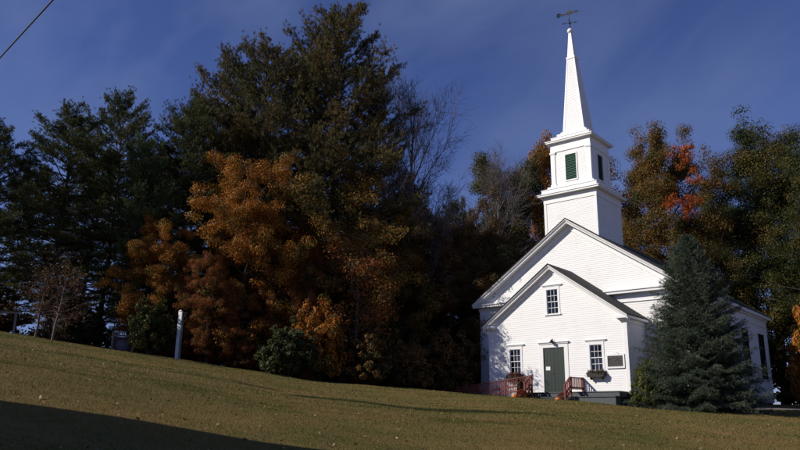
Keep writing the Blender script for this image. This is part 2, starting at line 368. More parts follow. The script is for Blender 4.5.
# interior floor so that the rooms read as rooms
bx('floor',DARKIN,-WM+.1,WM-.1,DE+.1,YB-.1,FLR,-.02); bx('floor',DARKIN,-WE+.1,WE-.1,.1,DE+.1,FLR,-.02)
# inner linings make the rooms dark behind the glass
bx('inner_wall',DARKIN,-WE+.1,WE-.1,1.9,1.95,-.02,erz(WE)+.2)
# --- corner boards
def corner(x,y,sx,sy,z0,z1,w=.17,p=.035,parent=CH):
    mb=MB(); mb.box(min(x+sx*p,x-sx*w),max(x+sx*p,x-sx*w),min(y,y+sy*p),max(y,y+sy*p),z0,z1)
    mb.box(min(x,x+sx*p),max(x,x+sx*p),min(y,y-sy*w),max(y,y-sy*w),z0,z1)
    return part('corner_board',mb,TRIM,parent)
for s in(1,-1):
    corner(s*WE,0,s,-1,FLR,walltop-.12); corner(s*WM,DE,s,-1,FLR,MT-.2,.26); corner(s*WM,YB,s,1,FLR,MT-.2,.26)
# water tables
bx('water_table',TRIM,-WE-.03,WE+.03,-.04,.0,-.13,FLR); 
for s in(1,-1): bx('water_table',TRIM,min(s*WM,s*(WM+.04)),max(s*WM,s*(WM+.04)),DE,YB,-.13,FLR)
# --- gable trim
def gable(nm,apex,sl,xe,y0,y1,z_drop,crown=.17,fr=.30,back=None):
    """rake crown, soffit and frieze for both slopes"""
    for s in(-1,1):
        def rz(x): return apex-sl*abs(x)
        mb=MB(); prof=[(y0-.11,.0),(y0-.11,.035),(y0-.02,.165),(y0-.02,.215),(y0+.03,.215),(y0+.03,.19),(y1-.001,.19),(y1-.001,.0)]
        n=len(prof); mb.v+=[(0,y,apex-dz) for y,dz in prof]+[(s*xe,y,rz(xe)-dz) for y,dz in prof]
        mb.f+=[(i,(i+1)%n,n+(i+1)%n,n+i) for i in range(n)]+[tuple(range(n)),tuple(range(n,2*n))]
        part('rake_cornice',mb,TRIM,CH)
        mb=MB(); d=.19; xw=xe-.22
        mb.prism([(0,apex-d),(s*xw,rz(xw)-d),(s*xw,rz(xw)-d-fr),(0,apex-d-fr)],'y',y1-.04,y1)
        mb.prism([(0,apex-d-fr),(s*xw,rz(xw)-d-fr),(s*xw,rz(xw)-d-fr-.035),(0,apex-d-fr-.035)],'y',y1-.055,y1)
        part('rake_frieze',mb,TRIM,CH)
gable('entry',EAZ,SE,4.40,-.28,0,.2,.16,.20)
gable('nave',MAZ,SM,6.72,2.09,DE,.2,.18,.34)
# --- roofs
def roof(nm,apex,sl,xe,y0,y1):
    mb=MB(); t=.06
    for s in(-1,1):
        mb.prism([(0,apex+.02),(s*(xe+.04),apex-sl*(xe+.04)+.02),(s*(xe+.04),apex-sl*(xe+.04)+.02+t),(0,apex+.02+t)],'y',y0,y1)
    return part(nm,mb,ROOF,CH)
roof('entry_roof',EAZ,SE,4.40,-.42,DE+.0); roof('nave_roof',MAZ,SM,6.72,1.96,YB+.35)
# side eaves
for s in(1,-1):
    ez=erz(4.40)
    mb=MB().box(min(s*(WE+.0),s*4.42),max(s*WE,s*4.42),-.28,DE-.03,ez-.13,ez-.005); mb.box(min(s*WE,s*(WE+.04)),max(s*WE,s*(WE+.04)),.0,DE-.03,ez-.33,ez-.13)
    part('side_cornice',mb,TRIM,CH)
    mb=MB().box(min(s*3.72,s*4.41),max(s*3.72,s*4.41),-.31,-.0,ez-.14,ez-.012).box(min(s*3.82,s*4.34),max(s*3.82,s*4.34),-.2,0,ez-.22,ez-.14)
    part('cornice_return',mb,TRIM,CH)
    mz=mrz(6.72)
    mb=MB().box(min(s*WM,s*6.74),max(s*WM,s*6.74),2.09,YB+.3,mz-.2,mz-.005).box(min(s*WM,s*(WM+.16)),max(s*WM,s*(WM+.16)),DE,YB,mz-.3,mz-.2).box(min(s*WM,s*(WM+.05)),max(s*WM,s*(WM+.05)),DE,YB,mz-.75,mz-.3)
    part('side_cornice',mb,TRIM,CH)
mz=mrz(6.72)
mb=MB().box(-6.7,-1.9,2.11,DE-.002,mz-.2,mz-.06).box(-6.74,-1.9,2.05,DE-.002,mz-.06,mz+.0).box(-WM,-2.6,DE-.045,DE-.002,mz-.62,mz-.2).box(-WM,-2.6,DE-.065,DE-.002,mz-.66,mz-.62)
part('pediment_cornice',mb,TRIM,CH); mb=MB()
mb.box(1.9,6.7,2.11,DE-.002,mz-.2,mz-.06).box(1.9,6.74,2.05,DE-.002,mz-.06,mz+.0).box(2.6,WM,DE-.045,DE-.002,mz-.62,mz-.2).box(2.6,WM,DE-.065,DE-.002,mz-.66,mz-.62)
part('pediment_cornice',mb,TRIM,CH)
# --- windows
def window(c,z0,z1,w,cap,cas=.115,y=0.,cols=3,label=None,curtain=None):
    fr=MB(); p=.03
    fr.box(c-w-cas,c-w,y-p,y+.09,z0,z1).box(c+w,c+w+cas,y-p,y+.09,z0,z1).box(c-w-cas,c+w+cas,y-p,y+.09,z1,z1+cas+.07)
    f=part('window',fr,TRIM,CH,label=label)
    part('sill',MB().box(c-w-cas-.05,c+w+cas+.05,y-.08,y+.09,z0-.06,z0),TRIM,f)
    part('lintel_cap',MB().box(c-cap,c+cap,y-.10,y,z1+.235,z1+.275).box(c-cap+.05,c+cap-.05,y-.06,y,z1+.185,z1+.235),TRIM,f)
    zm=(z0+z1)/2
    for k,(a,b,yy) in enumerate(((zm-.02,z1,y+.02),(z0,zm+.02,y+.055))):
        sh=MB(); t=.038
        sh.box(c-w,c-w+t,yy,yy+.035,a,b).box(c+w-t,c+w,yy,yy+.035,a,b).box(c-w+t,c+w-t,yy,yy+.035,a,a+t).box(c-w+t,c+w-t,yy,yy+.035,b-t,b)
        for i in range(1,cols):
            x=c-w+t+(2*w-2*t)*i/cols; sh.box(x-.009,x+.009,yy+.004,yy+.03,a+t,b-t)
        zz=(a+b)/2; sh.box(c-w+t,c+w-t,yy+.006,yy+.028,zz-.011,zz+.011)
        so=part('sash',sh,TRIM,f)
        part('pane',MB().face((c-w+t,yy+.018,a+t),(c+w-t,yy+.018,a+t),(c+w-t,yy+.018,b-t),(c-w+t,yy+.018,b-t)),GLASS,f)
    if curtain:
        for (u0,u1,v0,v1) in curtain:
            mb=MB(); n=24; X0=c-w+2*w*u0; X1=c-w+2*w*u1; Z0=z0+(z1-z0)*v0; Z1=z0+(z1-z0)*v1
            for i in range(n):
                xa=X0+(X1-X0)*i/n; xb=X0+(X1-X0)*(i+1)/n
                ya=y+.105+.01*math.sin(i*1.9); yb=y+.105+.01*math.sin((i+1)*1.9)
                mb.face((xa,ya,Z0),(xb,yb,Z0),(xb,yb,Z1),(xa,ya,Z1))
            part('curtain',mb,CURT,f)
    return f
window(*WINS[0],.618,label='left entry window with red flower box',curtain=[(.30,.62,.0,.44),(.66,1.0,.0,.46),(.42,1.0,.52,.68)])
window(*WINS[1],.618,label='right entry window with dark flower box',curtain=[(.33,.62,.0,.46),(.63,1.0,.0,.46),(.45,1.0,.5,.62)])
window(*WINS[2],.63,label='small window high in the entry gable')
# door
mb=MB(); x0,x1,z0,z1=DOOR
mb.box(x0-.23,x0,-.035,.08,z0,z1+.0).box(x1,x1+.23,-.035,.08,z0,z1).box(x0-.23,x1+.23,-.035,.08,z1,z1+.2)
dr=part('door_frame',mb,TRIM,CH)
part('lintel_cap',MB().box(-1.0,.91,-.13,0,z1+.27,z1+.31).box(-.94,.85,-.08,0,z1+.2,z1+.27),TRIM,dr)
mb=MB().box(x0-.02,x1+.02,-.03,.09,-.06,-.004); part('threshold',mb,GREY,dr)
xm=(x0+x1)/2
for a,b,nm in((x0+.003,xm-.004,'l'),(xm+.004,x1-.003,'r')):
    mb=MB(); nb=3
    for i in range(nb):
        p=a+(b-a)*i/nb; q=a+(b-a)*(i+1)/nb; mb.box(p+.004,q-.004,.02,.06,.0,z1-.004)
    mb.box(a,b,.06,.07,.0,z1-.004)
    d=part('door',mb,DOORG,CH)
    if nm=='l':
        mb=MB(); mb.lathe((0,0,0),[(.0,0),(.035,.008),(.035,.03),(.0,.045)],12)
        k=part('handle',mb,BRASS,d,True); k.location=(xm-.075,.018,1.0); k.rotation_euler=(rad(90),0,0)
        pp=MB().box(x0+.12,x0+.38,.012,.018,1.18,1.38); part('paper_notice',pp,PAPER,d)
# lamp over the door
lp=MB().tube([(-.03,-.035,2.83),(-.03,-.14,2.86),(-.03,-.20,2.80)],.014,6)
l=part('porch_lamp',lp,METAL,CH)
mb=MB().lathe((-.03,-.21,2.60),[(.015,.22),(.05,.20),(.12,.09),(.13,.05),(.12,.05),(.04,.15)],14); part('lamp_shade',mb,METAL,l,True)
part('bulb',MB().lathe((-.03,-.21,2.62),[(0,0),(.035,.03),(.04,.06),(.02,.12)],10),PAPER,l,True)
# nave side windows, tall and black shuttered
for s in(1,-1):
    for a,b in SW:
        X=s*WM
        def B(m,d0,d1,y0,y1,z0,z1): m.box(min(X+s*d0,X+s*d1),max(X+s*d0,X+s*d1),y0,y1,z0,z1)
        mb=MB(); B(mb,-.09,.035,a-.0,a+.06,1.35,4.3); B(mb,-.09,.035,b-.06,b,1.35,4.3); B(mb,-.09,.035,a+.06,b-.06,4.22,4.3); B(mb,-.03,.03,a+.06,b-.06,2.8,2.86)
        f=part('window',mb,SHUT,CH)
        m2=MB(); B(m2,0,.1,a-.12,b+.12,4.3,4.46); part('lintel_cap',m2,TRIM,f)
        m2=MB(); B(m2,0,.09,a-.08,b+.08,1.27,1.35); part('sill',m2,TRIM,f)
        m2=MB()
        for i in range(1,4): yy=a+(b-a)*i/4; B(m2,-.04,-.01,yy-.012,yy+.012,1.35,4.22)
        for i in range(1,8):
            zz=1.35+2.9*i/8; B(m2,-.041,-.011,a+.06,b-.06,zz-.012,zz+.012)
        part('muntins',m2,SHUT,f)
        m2=MB(); x=X-s*.05; m2.face((x,a,1.35),(x,b,1.35),(x,b,4.3),(x,a,4.3)); part('pane',m2,GLASS,f)
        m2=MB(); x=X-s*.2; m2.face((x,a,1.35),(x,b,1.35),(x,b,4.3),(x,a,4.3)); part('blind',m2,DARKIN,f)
# --- tower
TW,TY=1.711,4.461
yf,yb_=TY-TW,TY+TW
for s in(-1,1):
    clap('tower_wall','x',TY+s*TW,s,7.6,11.55,lambda z:(-TW,TW)); clap('tower_wall','y',s*TW,s,7.6,11.55,lambda z:(yf,yb_))
def ccorners(w,z0,z1,cw=.13,p=.03):
    for sx in(-1,1):
        for sy in(-1,1): corner(sx*w,TY+sy*w,sx,sy,z0,z1,cw,p)
ccorners(TW,7.6,11.5)
def band(name,w,z0,z1,m=TRIM): return part(name,MB().box(-w,w,TY-w,TY+w,z0,z1),m,CH)
band('tower_frieze',TW+.045,11.5,11.93)
band('tower_cornice',2.02,11.93,12.03); band('tower_cornice_cap',2.06,12.03,12.07)
band('tower_block',1.83,12.07,12.36); band('tower_block_cap',1.86,12.36,12.39); band('tower_block',1.55,12.39,12.60); band('belfry_base',1.40,12.60,12.68)
# belfry with louvres on every face
BW=1.303; LO=(-.36,.36,12.93,14.58)
for s in(-1,1):
    clap('belfry_wall','x',TY+s*BW,s,12.66,15.0,lambda z:(-BW,BW),[LO])
    clap('belfry_wall','y',s*BW,s,12.66,15.0,lambda z:(TY-BW,TY+BW),[(TY+LO[0],TY+LO[1],LO[2],LO[3])])
for sx in(-1,1):
    for sy in(-1,1):
        x,y=sx*BW,TY+sy*BW
        mb=MB(); w=.24;p=.05
        def bb(m,w,p,z0,z1):
            m.box(min(x+sx*p,x-sx*w),max(x+sx*p,x-sx*w),min(y,y+sy*p),max(y,y+sy*p),z0,z1); m.box(min(x,x+sx*p),max(x,x+sx*p),min(y,y-sy*w),max(y,y-sy*w),z0,z1)
        bb(mb,w,p,12.80,14.78); bb(mb,w+.05,p+.03,12.68,12.80); bb(mb,w+.04,p+.03,14.78,14.83); bb(mb,w+.06,p+.05,14.83,14.90)
        part('pilaster',mb,TRIM,CH)
band('belfry_architrave',BW+.055,14.90,15.14); band('belfry_frieze',BW+.04,15.14,15.49)
band('belfry_cornice',1.56,15.49,15.58); band('belfry_cornice_cap',1.60,15.58,15.63)
band('spire_block',1.30,15.63,15.88); band('spire_block_cap',1.33,15.88,15.91); band('spire_block',1.02,15.91,16.18); band('spire_plinth',.84,16.18,16.34)
def louver(rot):
    mb=MB(); w=.36
    fr=MB().box(-w-.07,-w,-.045,.05,LO[2]-.07,LO[3]+.07).box(w,w+.07,-.045,.05,LO[2]-.07,LO[3]+.07).box(-w,w,-.045,.05,LO[3],LO[3]+.07).box(-w,w,-.06,.05,LO[2]-.07,LO[2])
    n=15
    for i in range(n):
        z=LO[2]+(LO[3]-LO[2])*i/n; h=(LO[3]-LO[2])/n
        mb.face((-w,-.02,z),(w,-.02,z),(w,.06,z+h*.95),(-w,.06,z+h*.95)); mb.face((-w,-.02,z),(w,-.02,z),(w,-.02,z+.018),(-w,-.02,z+.018)); mb.face((-w,-.02,z+.018),(w,-.02,z+.018),(w,.06,z+h*.95+.018),(-w,.06,z+h*.95+.018))
    o=part('louver',mb,LOUV,CH); f=part('louver_frame',fr,TRIM,o)
    ca,sa=math.cos(rot),math.sin(rot)
    o.rotation_euler=(0,0,rot); off=(0,-BW-.0); o.location=(off[0]*ca-off[1]*sa,TY+off[0]*sa+off[1]*ca,0)
for r_ in(0,PI/2,PI,-PI/2): louver(r_)
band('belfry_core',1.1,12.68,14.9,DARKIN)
# spire
SX=-.22; Z0,Z1=16.34,23.55; W0,W1=.71,.085
def sw(z): t=(z-Z0)/(Z1-Z0); return W0+(W1-W0)*t, SX*t
mb=MB(); z=Z0
while z<21.6:
    zb=min(z+EX,21.6); a,ox=sw(z); b,ox2=sw(zb); e=.012
    A=[(ox-a-e,TY-a-e,z),(ox+a+e,TY-a-e,z),(ox+a+e,TY+a+e,z),(ox-a-e,TY+a+e,z)]; Bq=[(ox2-b,TY-b,zb),(ox2+b,TY-b,zb),(ox2+b,TY+b,zb),(ox2-b,TY+b,zb)]
    for i in range(4): mb.face(A[i],A[(i+1)%4],Bq[(i+1)%4],Bq[i])
    I=[(ox-a,TY-a,z),(ox+a,TY-a,z),(ox+a,TY+a,z),(ox-a,TY+a,z)]
    for i in range(4): mb.face(I[i],I[(i+1)%4],A[(i+1)%4],A[i])
    z=zb
sp=part('spire',mb,WHITE,CH)
for sx in(-1,1):
    for sy in(-1,1):
        mb=MB(); a,ox=sw(Z0); b,ox2=sw(21.6)
        def q(w,c,z,off,wd,cx):
            return [(cx+sx*(w+off),TY+sy*(w+off),z),(cx+sx*(w-wd),TY+sy*(w+off),z),(cx+sx*(w-wd),TY+sy*(w-.01),z),(cx+sx*(w-.01),TY+sy*(w-.01),z),(cx+sx*(w-.01),TY+sy*(w-wd),z),(cx+sx*(w+off),TY+sy*(w-wd),z)]
        lo=q(a,0,Z0,.025,.11,ox); hi=q(b,0,21.6,.02,.06,ox2); bb0=len(mb.v); mb.v+=lo+hi; mb.f+=[tuple(bb0+i for i in(k,(k+1)%6,(k+1)%6+6,k+6)) for k in range(6)]
        part('corner_board',mb,TRIM,sp)
a,ox=sw(21.6); mb=MB().box(ox-a-.045,ox+a+.045,TY-a-.045,TY+a+.045,21.58,21.72); part('spire_band',mb,TRIM,sp)
a,ox=sw(21.72); b,ox2=sw(Z1); part('spire_tip',MB().frustum(ox,TY,a,21.70,b,Z1,ox2-ox),TRIM,sp)
ball=[(0.0,-.15)]+[(.19*math.sin(PI*i/10),-.19*math.cos(PI*i/10)) for i in range(1,10)]+[(0,.19)]
part('ball_finial',MB().lathe((SX,TY,23.72),ball,18),TRIM,CH,True)
# weathervane
vx=SX; mb=MB().tube([(vx,TY,23.85),(vx,TY,25.45)],.022,6)
wv=part('weathervane',mb,METAL,CH)
mb=MB()
for ang in(rad(20),rad(110)):
    c,s_=math.cos(ang),math.sin(ang); mb.tube([(vx-.42*c,TY-.42*s_,24.32),(vx+.42*c,TY+.42*s_,24.32)],.018,5)
    for q_ in(-1,1):
        px,py=vx+q_*.42*c,TY+q_*.42*s_
        mb.tube([(px-.07*c,py-.07*s_,24.25),(px-.07*c,py-.07*s_,24.42),(px+.07*c,py+.07*s_,24.25),(px+.07*c,py+.07*s_,24.42)],.014,5)
mb.lathe((vx,TY,24.32),[(0,-.09),(.08,-.04),(.08,.04),(0,.09)],10)
part('compass_arms',mb,METAL,wv)
va=rad(8)
def fishpt(t,z): return(vx+t*math.cos(va),TY+t*math.sin(va),z)
mb=MB(); arrow=[(-.62,25.1),(-.5,25.18),(-.30,25.1),(-.18,25.13),(-.1,25.22),(.02,25.26),(.14,25.2),(.24,25.13),(.42,25.12),(.44,25.18),(.68,25.06),(.44,24.97),(.42,25.03),(.24,25.02),(.1,24.96),(-.06,24.95),(-.18,25.02),(-.30,25.04),(-.5,24.97)]
b0=len(mb.v); n=len(arrow); nx,ny=-math.sin(va)*.012,math.cos(va)*.012
for sgn_ in(-1,1):
    for t,z in arrow: p=fishpt(t,z-.02); mb.v.append((p[0]+sgn_*nx,p[1]+sgn_*ny,p[2]))
mb.f.append(tuple(range(n))); mb.f.append(tuple(reversed(range(n,2*n))))
for i in range(n): j=(i+1)%n; mb.f.append((i,j,n+j,n+i))
part('arrow',mb,METAL,wv)
mb=MB().tube([fishpt(-.72+.13*math.cos(t),25.08+.13*math.sin(t)) for t in [i*2*PI/14 for i in range(15)]],.03,5); mb.tube([fishpt(-.85,25.08),fishpt(-.6,25.08)],.03,5); mb.tube([fishpt(-.72,24.96),fishpt(-.72,25.2)],.03,5)
part('vane_tail',mb,METAL,wv)

# ------------------------------------------------------------------ notice board beside the right window
SG=thing('notice_board','black notice board with pale lettering in white frame, right of the entry window','sign',(3.488,-.02,1.15))
w=.5;h=.72
mb=MB().box(-w,-w+.085,-.06,.0,0,h).box(w-.085,w,-.06,0,0,h).box(-w+.085,w-.085,-.06,0,0,.085).box(-w+.085,w-.085,-.06,0,h-.085,h).box(-.16,.16,-.05,0,h,h+.05).box(-.1,.1,-.05,0,h+.05,h+.09)
part('frame',mb,TRIM,SG); part('board',MB().box(-w+.085,w-.085,-.035,-.004,.085,h-.085),SIGNB,SG)
mb=MB(); r_=random.Random(4)
for (za,zb,xs) in((.53,.59,[(-.37,-.12),(-.08,.10),(.14,.36)]),(.40,.47,[(-.20,-.05),(-.02,.06),(.17,.22),(.27,.36)]),(.27,.33,[(-.36,-.24),(-.2,.0),(.04,.2),(.24,.37)]),(.16,.20,[(-.36,-.1),(-.06,.12),(.16,.37)])):
    for a,b in xs:
        x=a
        while x<b-.02:
            ww=r_.uniform(.014,.022); t=.008
            k=r_.randrange(4)
            mb.box(x,x+t,-.039,-.036,za,zb)
            if k!=1: mb.box(x+t,x+ww,-.039,-.036,zb-t,zb)
            if k!=2: mb.box(x+t,x+ww,-.039,-.036,za,za+t)
            if k>1: mb.box(x+ww-t,x+ww,-.039,-.036,za+t,zb-t)
            x+=ww+.012
part('lettering',mb,SIGNT,SG)

# ------------------------------------------------------------------ steps and railings
ST=thing('entry_steps','wide grey painted steps and landing below the dark green door','steps',(0,0,0))
part('landing',MB().box(-.78,4.02,-1.02,-.045,-.30,-.075).box(-.80,4.04,-1.06,-.045,-.075,-.035),GREY,ST)
part('lower_step',MB().box(-.78,4.06,-1.60,-1.02,-1.1,-.335).box(-.80,4.08,-1.65,-1.02,-.335,-.30),GREY,ST)
part('support',MB().box(-.7,3.9,-1.0,-.1,-1.2,-.30),STONE,ST)
def rail(th,p0,p1,h=.80,post0=True,post1=True,nb=8,z_=(0,0),mid=.36,kick=.12):
    """sloping rail between deck points p0,p1"""
    p0=Vector(p0);p1=Vector(p1); up=Vector((0,0,1)); d=p1-p0; a=Vector((d.x,d.y,0)).normalized(); nrm=Vector((-a.y,a.x,0))
    def beam(nm,za,zb,t):
        mb=MB(); b=len(mb.v)
        for p in(p0,p1):
            for s in(-1,1):
                for z in(za,zb): mb.v.append(tuple(p+nrm*s*t+up*z))
        mb.f+=[(0,1,3,2),(4,6,7,5),(0,2,6,4),(1,5,7,3),(0,4,5,1),(2,3,7,6)]; part(nm,mb,RED,th)
    beam('top_rail',h-.03,h+.015,.055); beam('middle_rail',mid-.04,mid+.04,.03); beam('bottom_rail',kick-.04,kick+.03,.025)
    for i in range(1,nb):
        p=p0+d*i/nb; mb=MB().box(p.x-.02,p.x+.02,p.y-.02,p.y+.02,p.z+kick-.1,p.z+h-.03); part('baluster',mb,RED,th)
    for f,p in((post0,p0),(post1,p1)):
        if f: mb=MB().box(p.x-.045,p.x+.045,p.y-.045,p.y+.045,p.z-.55,p.z+h+.03); part('post',mb,RED,th)
RP=thing('access_ramp','long red wooden ramp with balustrade rising from the left towards the door','ramp',(0,0,0))
part('deck',MB().prism([(-6.8,-.66),(-.82,-.04),(-.82,-.16),(-6.8,-.80)],'y',-1.5,-.2),GREY,RP)
pts_=[(-6.8,-1.52,-.64),(-5.4,-1.52,-.52),(-3.95,-1.52,-.34),(-2.27,-1.52,-.17),(-.62,-1.52,.03)]
for i in range(4): rail(RP,pts_[i],pts_[i+1],.80,True,i==3,[8,13,15,15][i])
LR=thing('left_stair_rail','short red handrail stepping down left of the door landing','railing',(0,0,0))
rail(LR,(-.62,-1.62,-.02),(-.62,-2.25,-.36),.80,False,True,4)
RR=thing('right_stair_rail','red railing boxing in the right side of the door landing','railing',(0,0,0))
rail(RR,(1.62,-.08,-.10),(1.62,-1.48,-.12),.80,True,True,9,mid=.28,kick=.28)
rail(RR,(1.62,-1.52,-.12),(1.62,-2.12,-.55),.80,False,True,4)

# ------------------------------------------------------------------ pots, pumpkins, planters
def leaves(C,n,sig,size,rng,flat=1.,up=.0,puff=0):
    """quads scattered as gaussian blobs round centres C"""
    C=np.repeat(np.asarray(C,float),n,axis=0); k=len(C)
    P=C+np.clip(rng.normal(0,1,(k,3)),-1.7,1.7)*np.array([sig,sig,sig*flat])
    a=rng.normal(0,1,(k,3)); a/=np.linalg.norm(a,axis=1)[:,None]
    nn=rng.normal(0,1,(k,3)); nn[:,2]+=up; b=np.cross(a,nn); b/=np.linalg.norm(b,axis=1)[:,None]+1e-9
    s=size*rng.uniform(.6,1.25,k)[:,None]
    if puff:
        d=rng.normal(0,1,(k,3)); d/=np.linalg.norm(d,axis=1)[:,None]
        P=C+d*(rng.random(k)**.4*sig*puff)[:,None]*np.array([1,1,flat])
        nn=d*np.array([1,1,1/max(flat,.3)*.7])+np.array([0,0,.35])+rng.normal(0,.38,(k,3)); nn/=np.linalg.norm(nn,axis=1)[:,None]
        a=np.cross(nn,rng.normal(0,1,(k,3))); a/=np.linalg.norm(a,axis=1)[:,None]+1e-9; b=np.cross(nn,a)*1.25
    return np.stack([P-a*s*.5,P-b*s*.36,P+a*s*.5,P+b*s*.36],1).reshape(-1,3)
def dome(r,h,n,rng):
    t=rng.uniform(0,2*PI,n); c=rng.uniform(0,1,n); s=np.sqrt(1-c*c)
    return np.c_[r*s*np.cos(t),r*s*np.sin(t),h*c]
def mumpot(x,y,label,r=.24):
    z=H(x,y); t=thing('potted_chrysanthemum',label,'potted plant',(x,y,z))
    part('pot',MB().lathe((0,0,0),[(0,0),(.12,0),(.155,.2),(.17,.2),(.17,.24),(.14,.24),(.13,.2),(0,.19)],16),TERRA,t,True)
    rg=np.random.default_rng(int(abs(x*100))); link('flowers',npmesh('flowers',leaves(dome(r,.26,160,rg)+[0,0,.24],12,.02,.035,rg),4,L_FLOR),t)
mumpot(-.66,-2.55,'bushy red chrysanthemum in a pot at the end of the left railing',.27)
mumpot(1.40,-2.02,'red chrysanthemum in a pot close behind the right newel post',.22)
def pumpkin(x,y,r,label,cat='pumpkin'):
    z=H(x,y); t=thing('pumpkin',label,cat,(x,y,z))
    prof=[(0,.05)]+[(r*math.sin(PI*i/12)**.8,r*.78*(1-math.cos(PI*i/12))) for i in range(1,12)]+[(0,r*1.42)]
    part('rind',MB().lathe((0,0,0),prof,40,10,.05),PUMP,t,True)
    part('stem',MB().tube([(0,0,r*1.4),(.01,0,r*1.65),(.04,.01,r*1.85)],[.03,.02,.018],6),STEM,t,True)
pumpkin(1.36,-2.42,.15,'orange pumpkin on the grass in front of the right newel post')
pumpkin(-1.02,-2.62,.17,'large orange pumpkin on the grass left of the potted red flowers')
def stalks(x,y,label,n,h):
    z=H(x,y); t=thing('corn_stalk_bundle',label,'corn stalks',(x,y,z)); rg=np.random.default_rng(9); mb=MB(); C=[]
    for i in range(n):
        a=rg.uniform(0,2*PI); b=rg.uniform(.02,.12); hh=h*rg.uniform(.75,1.1); tip=(math.cos(a)*(b+.1),math.sin(a)*(b+.1),hh)
        mb.tube([(math.cos(a)*b,math.sin(a)*b,0),(math.cos(a)*b*.5,math.sin(a)*b*.5,hh*.5),tip],[.014,.012,.006],5); C+=[(tip[0]*f,tip[1]*f,hh*f) for f in(.4,.6,.8,1)]
    part('stalks',mb,STEM,t); link('leaves',npmesh('leaves',leaves(C,14,.06,.14,rg),4,L_DRY),t)
stalks(-1.05,-1.95,'dark dry corn stalks leaning on the ramp rail above the red pot',9,.95)
def windowbox(c,label,m,seed):
    t=thing('window_box',label,'window box',(c,-.05,.72))
    part('planter',MB().prism([(-.42,.0),(.42,.0),(.5,.24),(-.5,.24)],'y',-.28,-.02),PLANT,t)
    part('bracket',MB().box(-.33,-.28,-.2,-.0,-.12,0),PLANT,t); part('bracket',MB().box(.28,.33,-.2,-.0,-.12,0),PLANT,t)
    rg=np.random.default_rng(seed); C=np.c_[rg.uniform(-.48,.48,90),rg.uniform(-.3,-.02,90),rg.uniform(.2,.36,90)]
    C[:,2]-=np.clip(np.abs(C[:,0])-.38,0,1)*1.6
    link('flowers',npmesh('flowers',leaves(C,16,.045,.05,rg),4,m),t)
windowbox(-2.43,'window box overflowing with dull red flowers under the left window',L_FLOR,5)
windowbox(2.45,'dark green window box with few pale blooms under the right window',L_FLOD,6)

# ------------------------------------------------------------------ lawn furniture on the left
x,y=-14.65,-13.95; z=H(x,y)
t=thing('lamp_post','square white wooden post with a small dark lantern at its top right','post',(x,y,z-.02),rz=rad(15))
part('post',MB().box(-.11,.11,-.06,.06,-.2,2.55).frustum(0,0,.09,2.55,.03,2.62),POSTW,t)
part('shaded_face',MB().box(.112,.16,-.07,.07,-.2,2.5),POSTG,t,label='grey green facing toned as the shaded side of the white post')  # darker facing added to carry the shade on the post's far side from the sun
mb=MB().tube([(.16,0,2.4),(.3,0,2.45),(.38,0,2.42)],.02,6); br=part('bracket',mb,METAL,t)
part('lantern',MB().lathe((.4,0,2.18),[(0,0),(.09,.02),(.13,.18),(.15,.2),(.05,.3),(0,.31)],10),METAL,br)
x0_,y0_=-16.86,-16.45; x1_,y1_=-16.30,-15.62; ang=math.atan2(y1_-y0_,x1_-x0_); L=math.hypot(x1_-x0_,y1_-y0_)
t=thing('yard_sign','small maroon sign with round slate emblem between two grey posts on the hill crest','sign',((x0_+x1_)/2,(y0_+y1_)/2,H((x0_+x1_)/2,(y0_+y1_)/2)),rz=ang)
for s in(-1,1): part('post',MB().box(s*L/2-.035,s*L/2+.035,-.035,.035,-.3,1.02),WOODG,t)
part('crossbar',MB().box(-L/2+.035,L/2-.035,-.03,.03,.74,.83),WOODG,t)
p_=part('panel',MB().box(-L/2+.05,L/2-.05,-.02,.02,.02,.72),MARO,t)
mb=MB().prism([(.0+.30*math.cos(i*PI/12),.30+.27*math.sin(i*PI/12)) for i in range(24)],'y',-.035,-.021); part('emblem',mb,DISC,p_)
mb=MB().prism([(.0+.14*math.cos(i*PI/8),.33+.10*math.sin(i*PI/8)) for i in range(16)],'y',-.045,-.036); part('emblem_centre',mb,SIGNT,p_)
x,y=-17.1,-21.4
t=thing('crossbar_post','weathered grey post with a short crossbar at far left of the lawn','post',(x,y,H(x,y)),rz=rad(52))
part('post',MB().box(-.045,.045,-.045,.045,-.2,1.0),WOODG,t); part('crossbar',MB().box(-.75,.16,-.05,.05,1.0,1.08),WOODG,t)

# ------------------------------------------------------------------ cable and poles
A=Vector((-10.7,-28.74,7.48)); B=Vector((28.0,-35.0,4.97))
def pole(x,y,ztop,label):
    z=H(x,y); t=thing('utility_pole',label,'utility pole',(x,y,z)); hh=ztop-z
    part('shaft',MB().tube([(0,0,-.4),(0,0,hh*.5),(0,0,hh+.6)],[.17,.15,.12],12),CREO,t,True)
    part('crossarm',MB().box(-.9,.9,-.06,.06,hh+.15,hh+.27),CREO,t)
    for s in(-.8,.8): part('insulator',MB().lathe((s,0,hh+.27),[(.03,0),(.05,.04),(.03,.08),(.05,.12),(0,.15)],8),METAL,t)
pole(A.x,A.y,A.z,'wooden utility pole left of the lawn carrying the overhead cable')
pole(B.x,B.y,B.z,'wooden utility pole to the right of the viewpoint carrying the overhead cable')
n=40; pts_=[]
for i in range(n+1):
    f=i/n; p=A.lerp(B,f); p.z-=.25*4*f*(1-f)-.18; pts_.append(tuple(p))
o=part('overhead_cable',MB().tube(pts_,.017,6),WIRE,None,True); tag(o,'thin black overhead cable crossing the sky at upper left','cable')

# ------------------------------------------------------------------ neighbouring house whose shadow falls on the lawn
hc=thing('neighbour_house','plain grey two storey house beyond the left edge, shading the near lawn','house',(4.6,-36.75,-1.4),rz=rad(228.6))
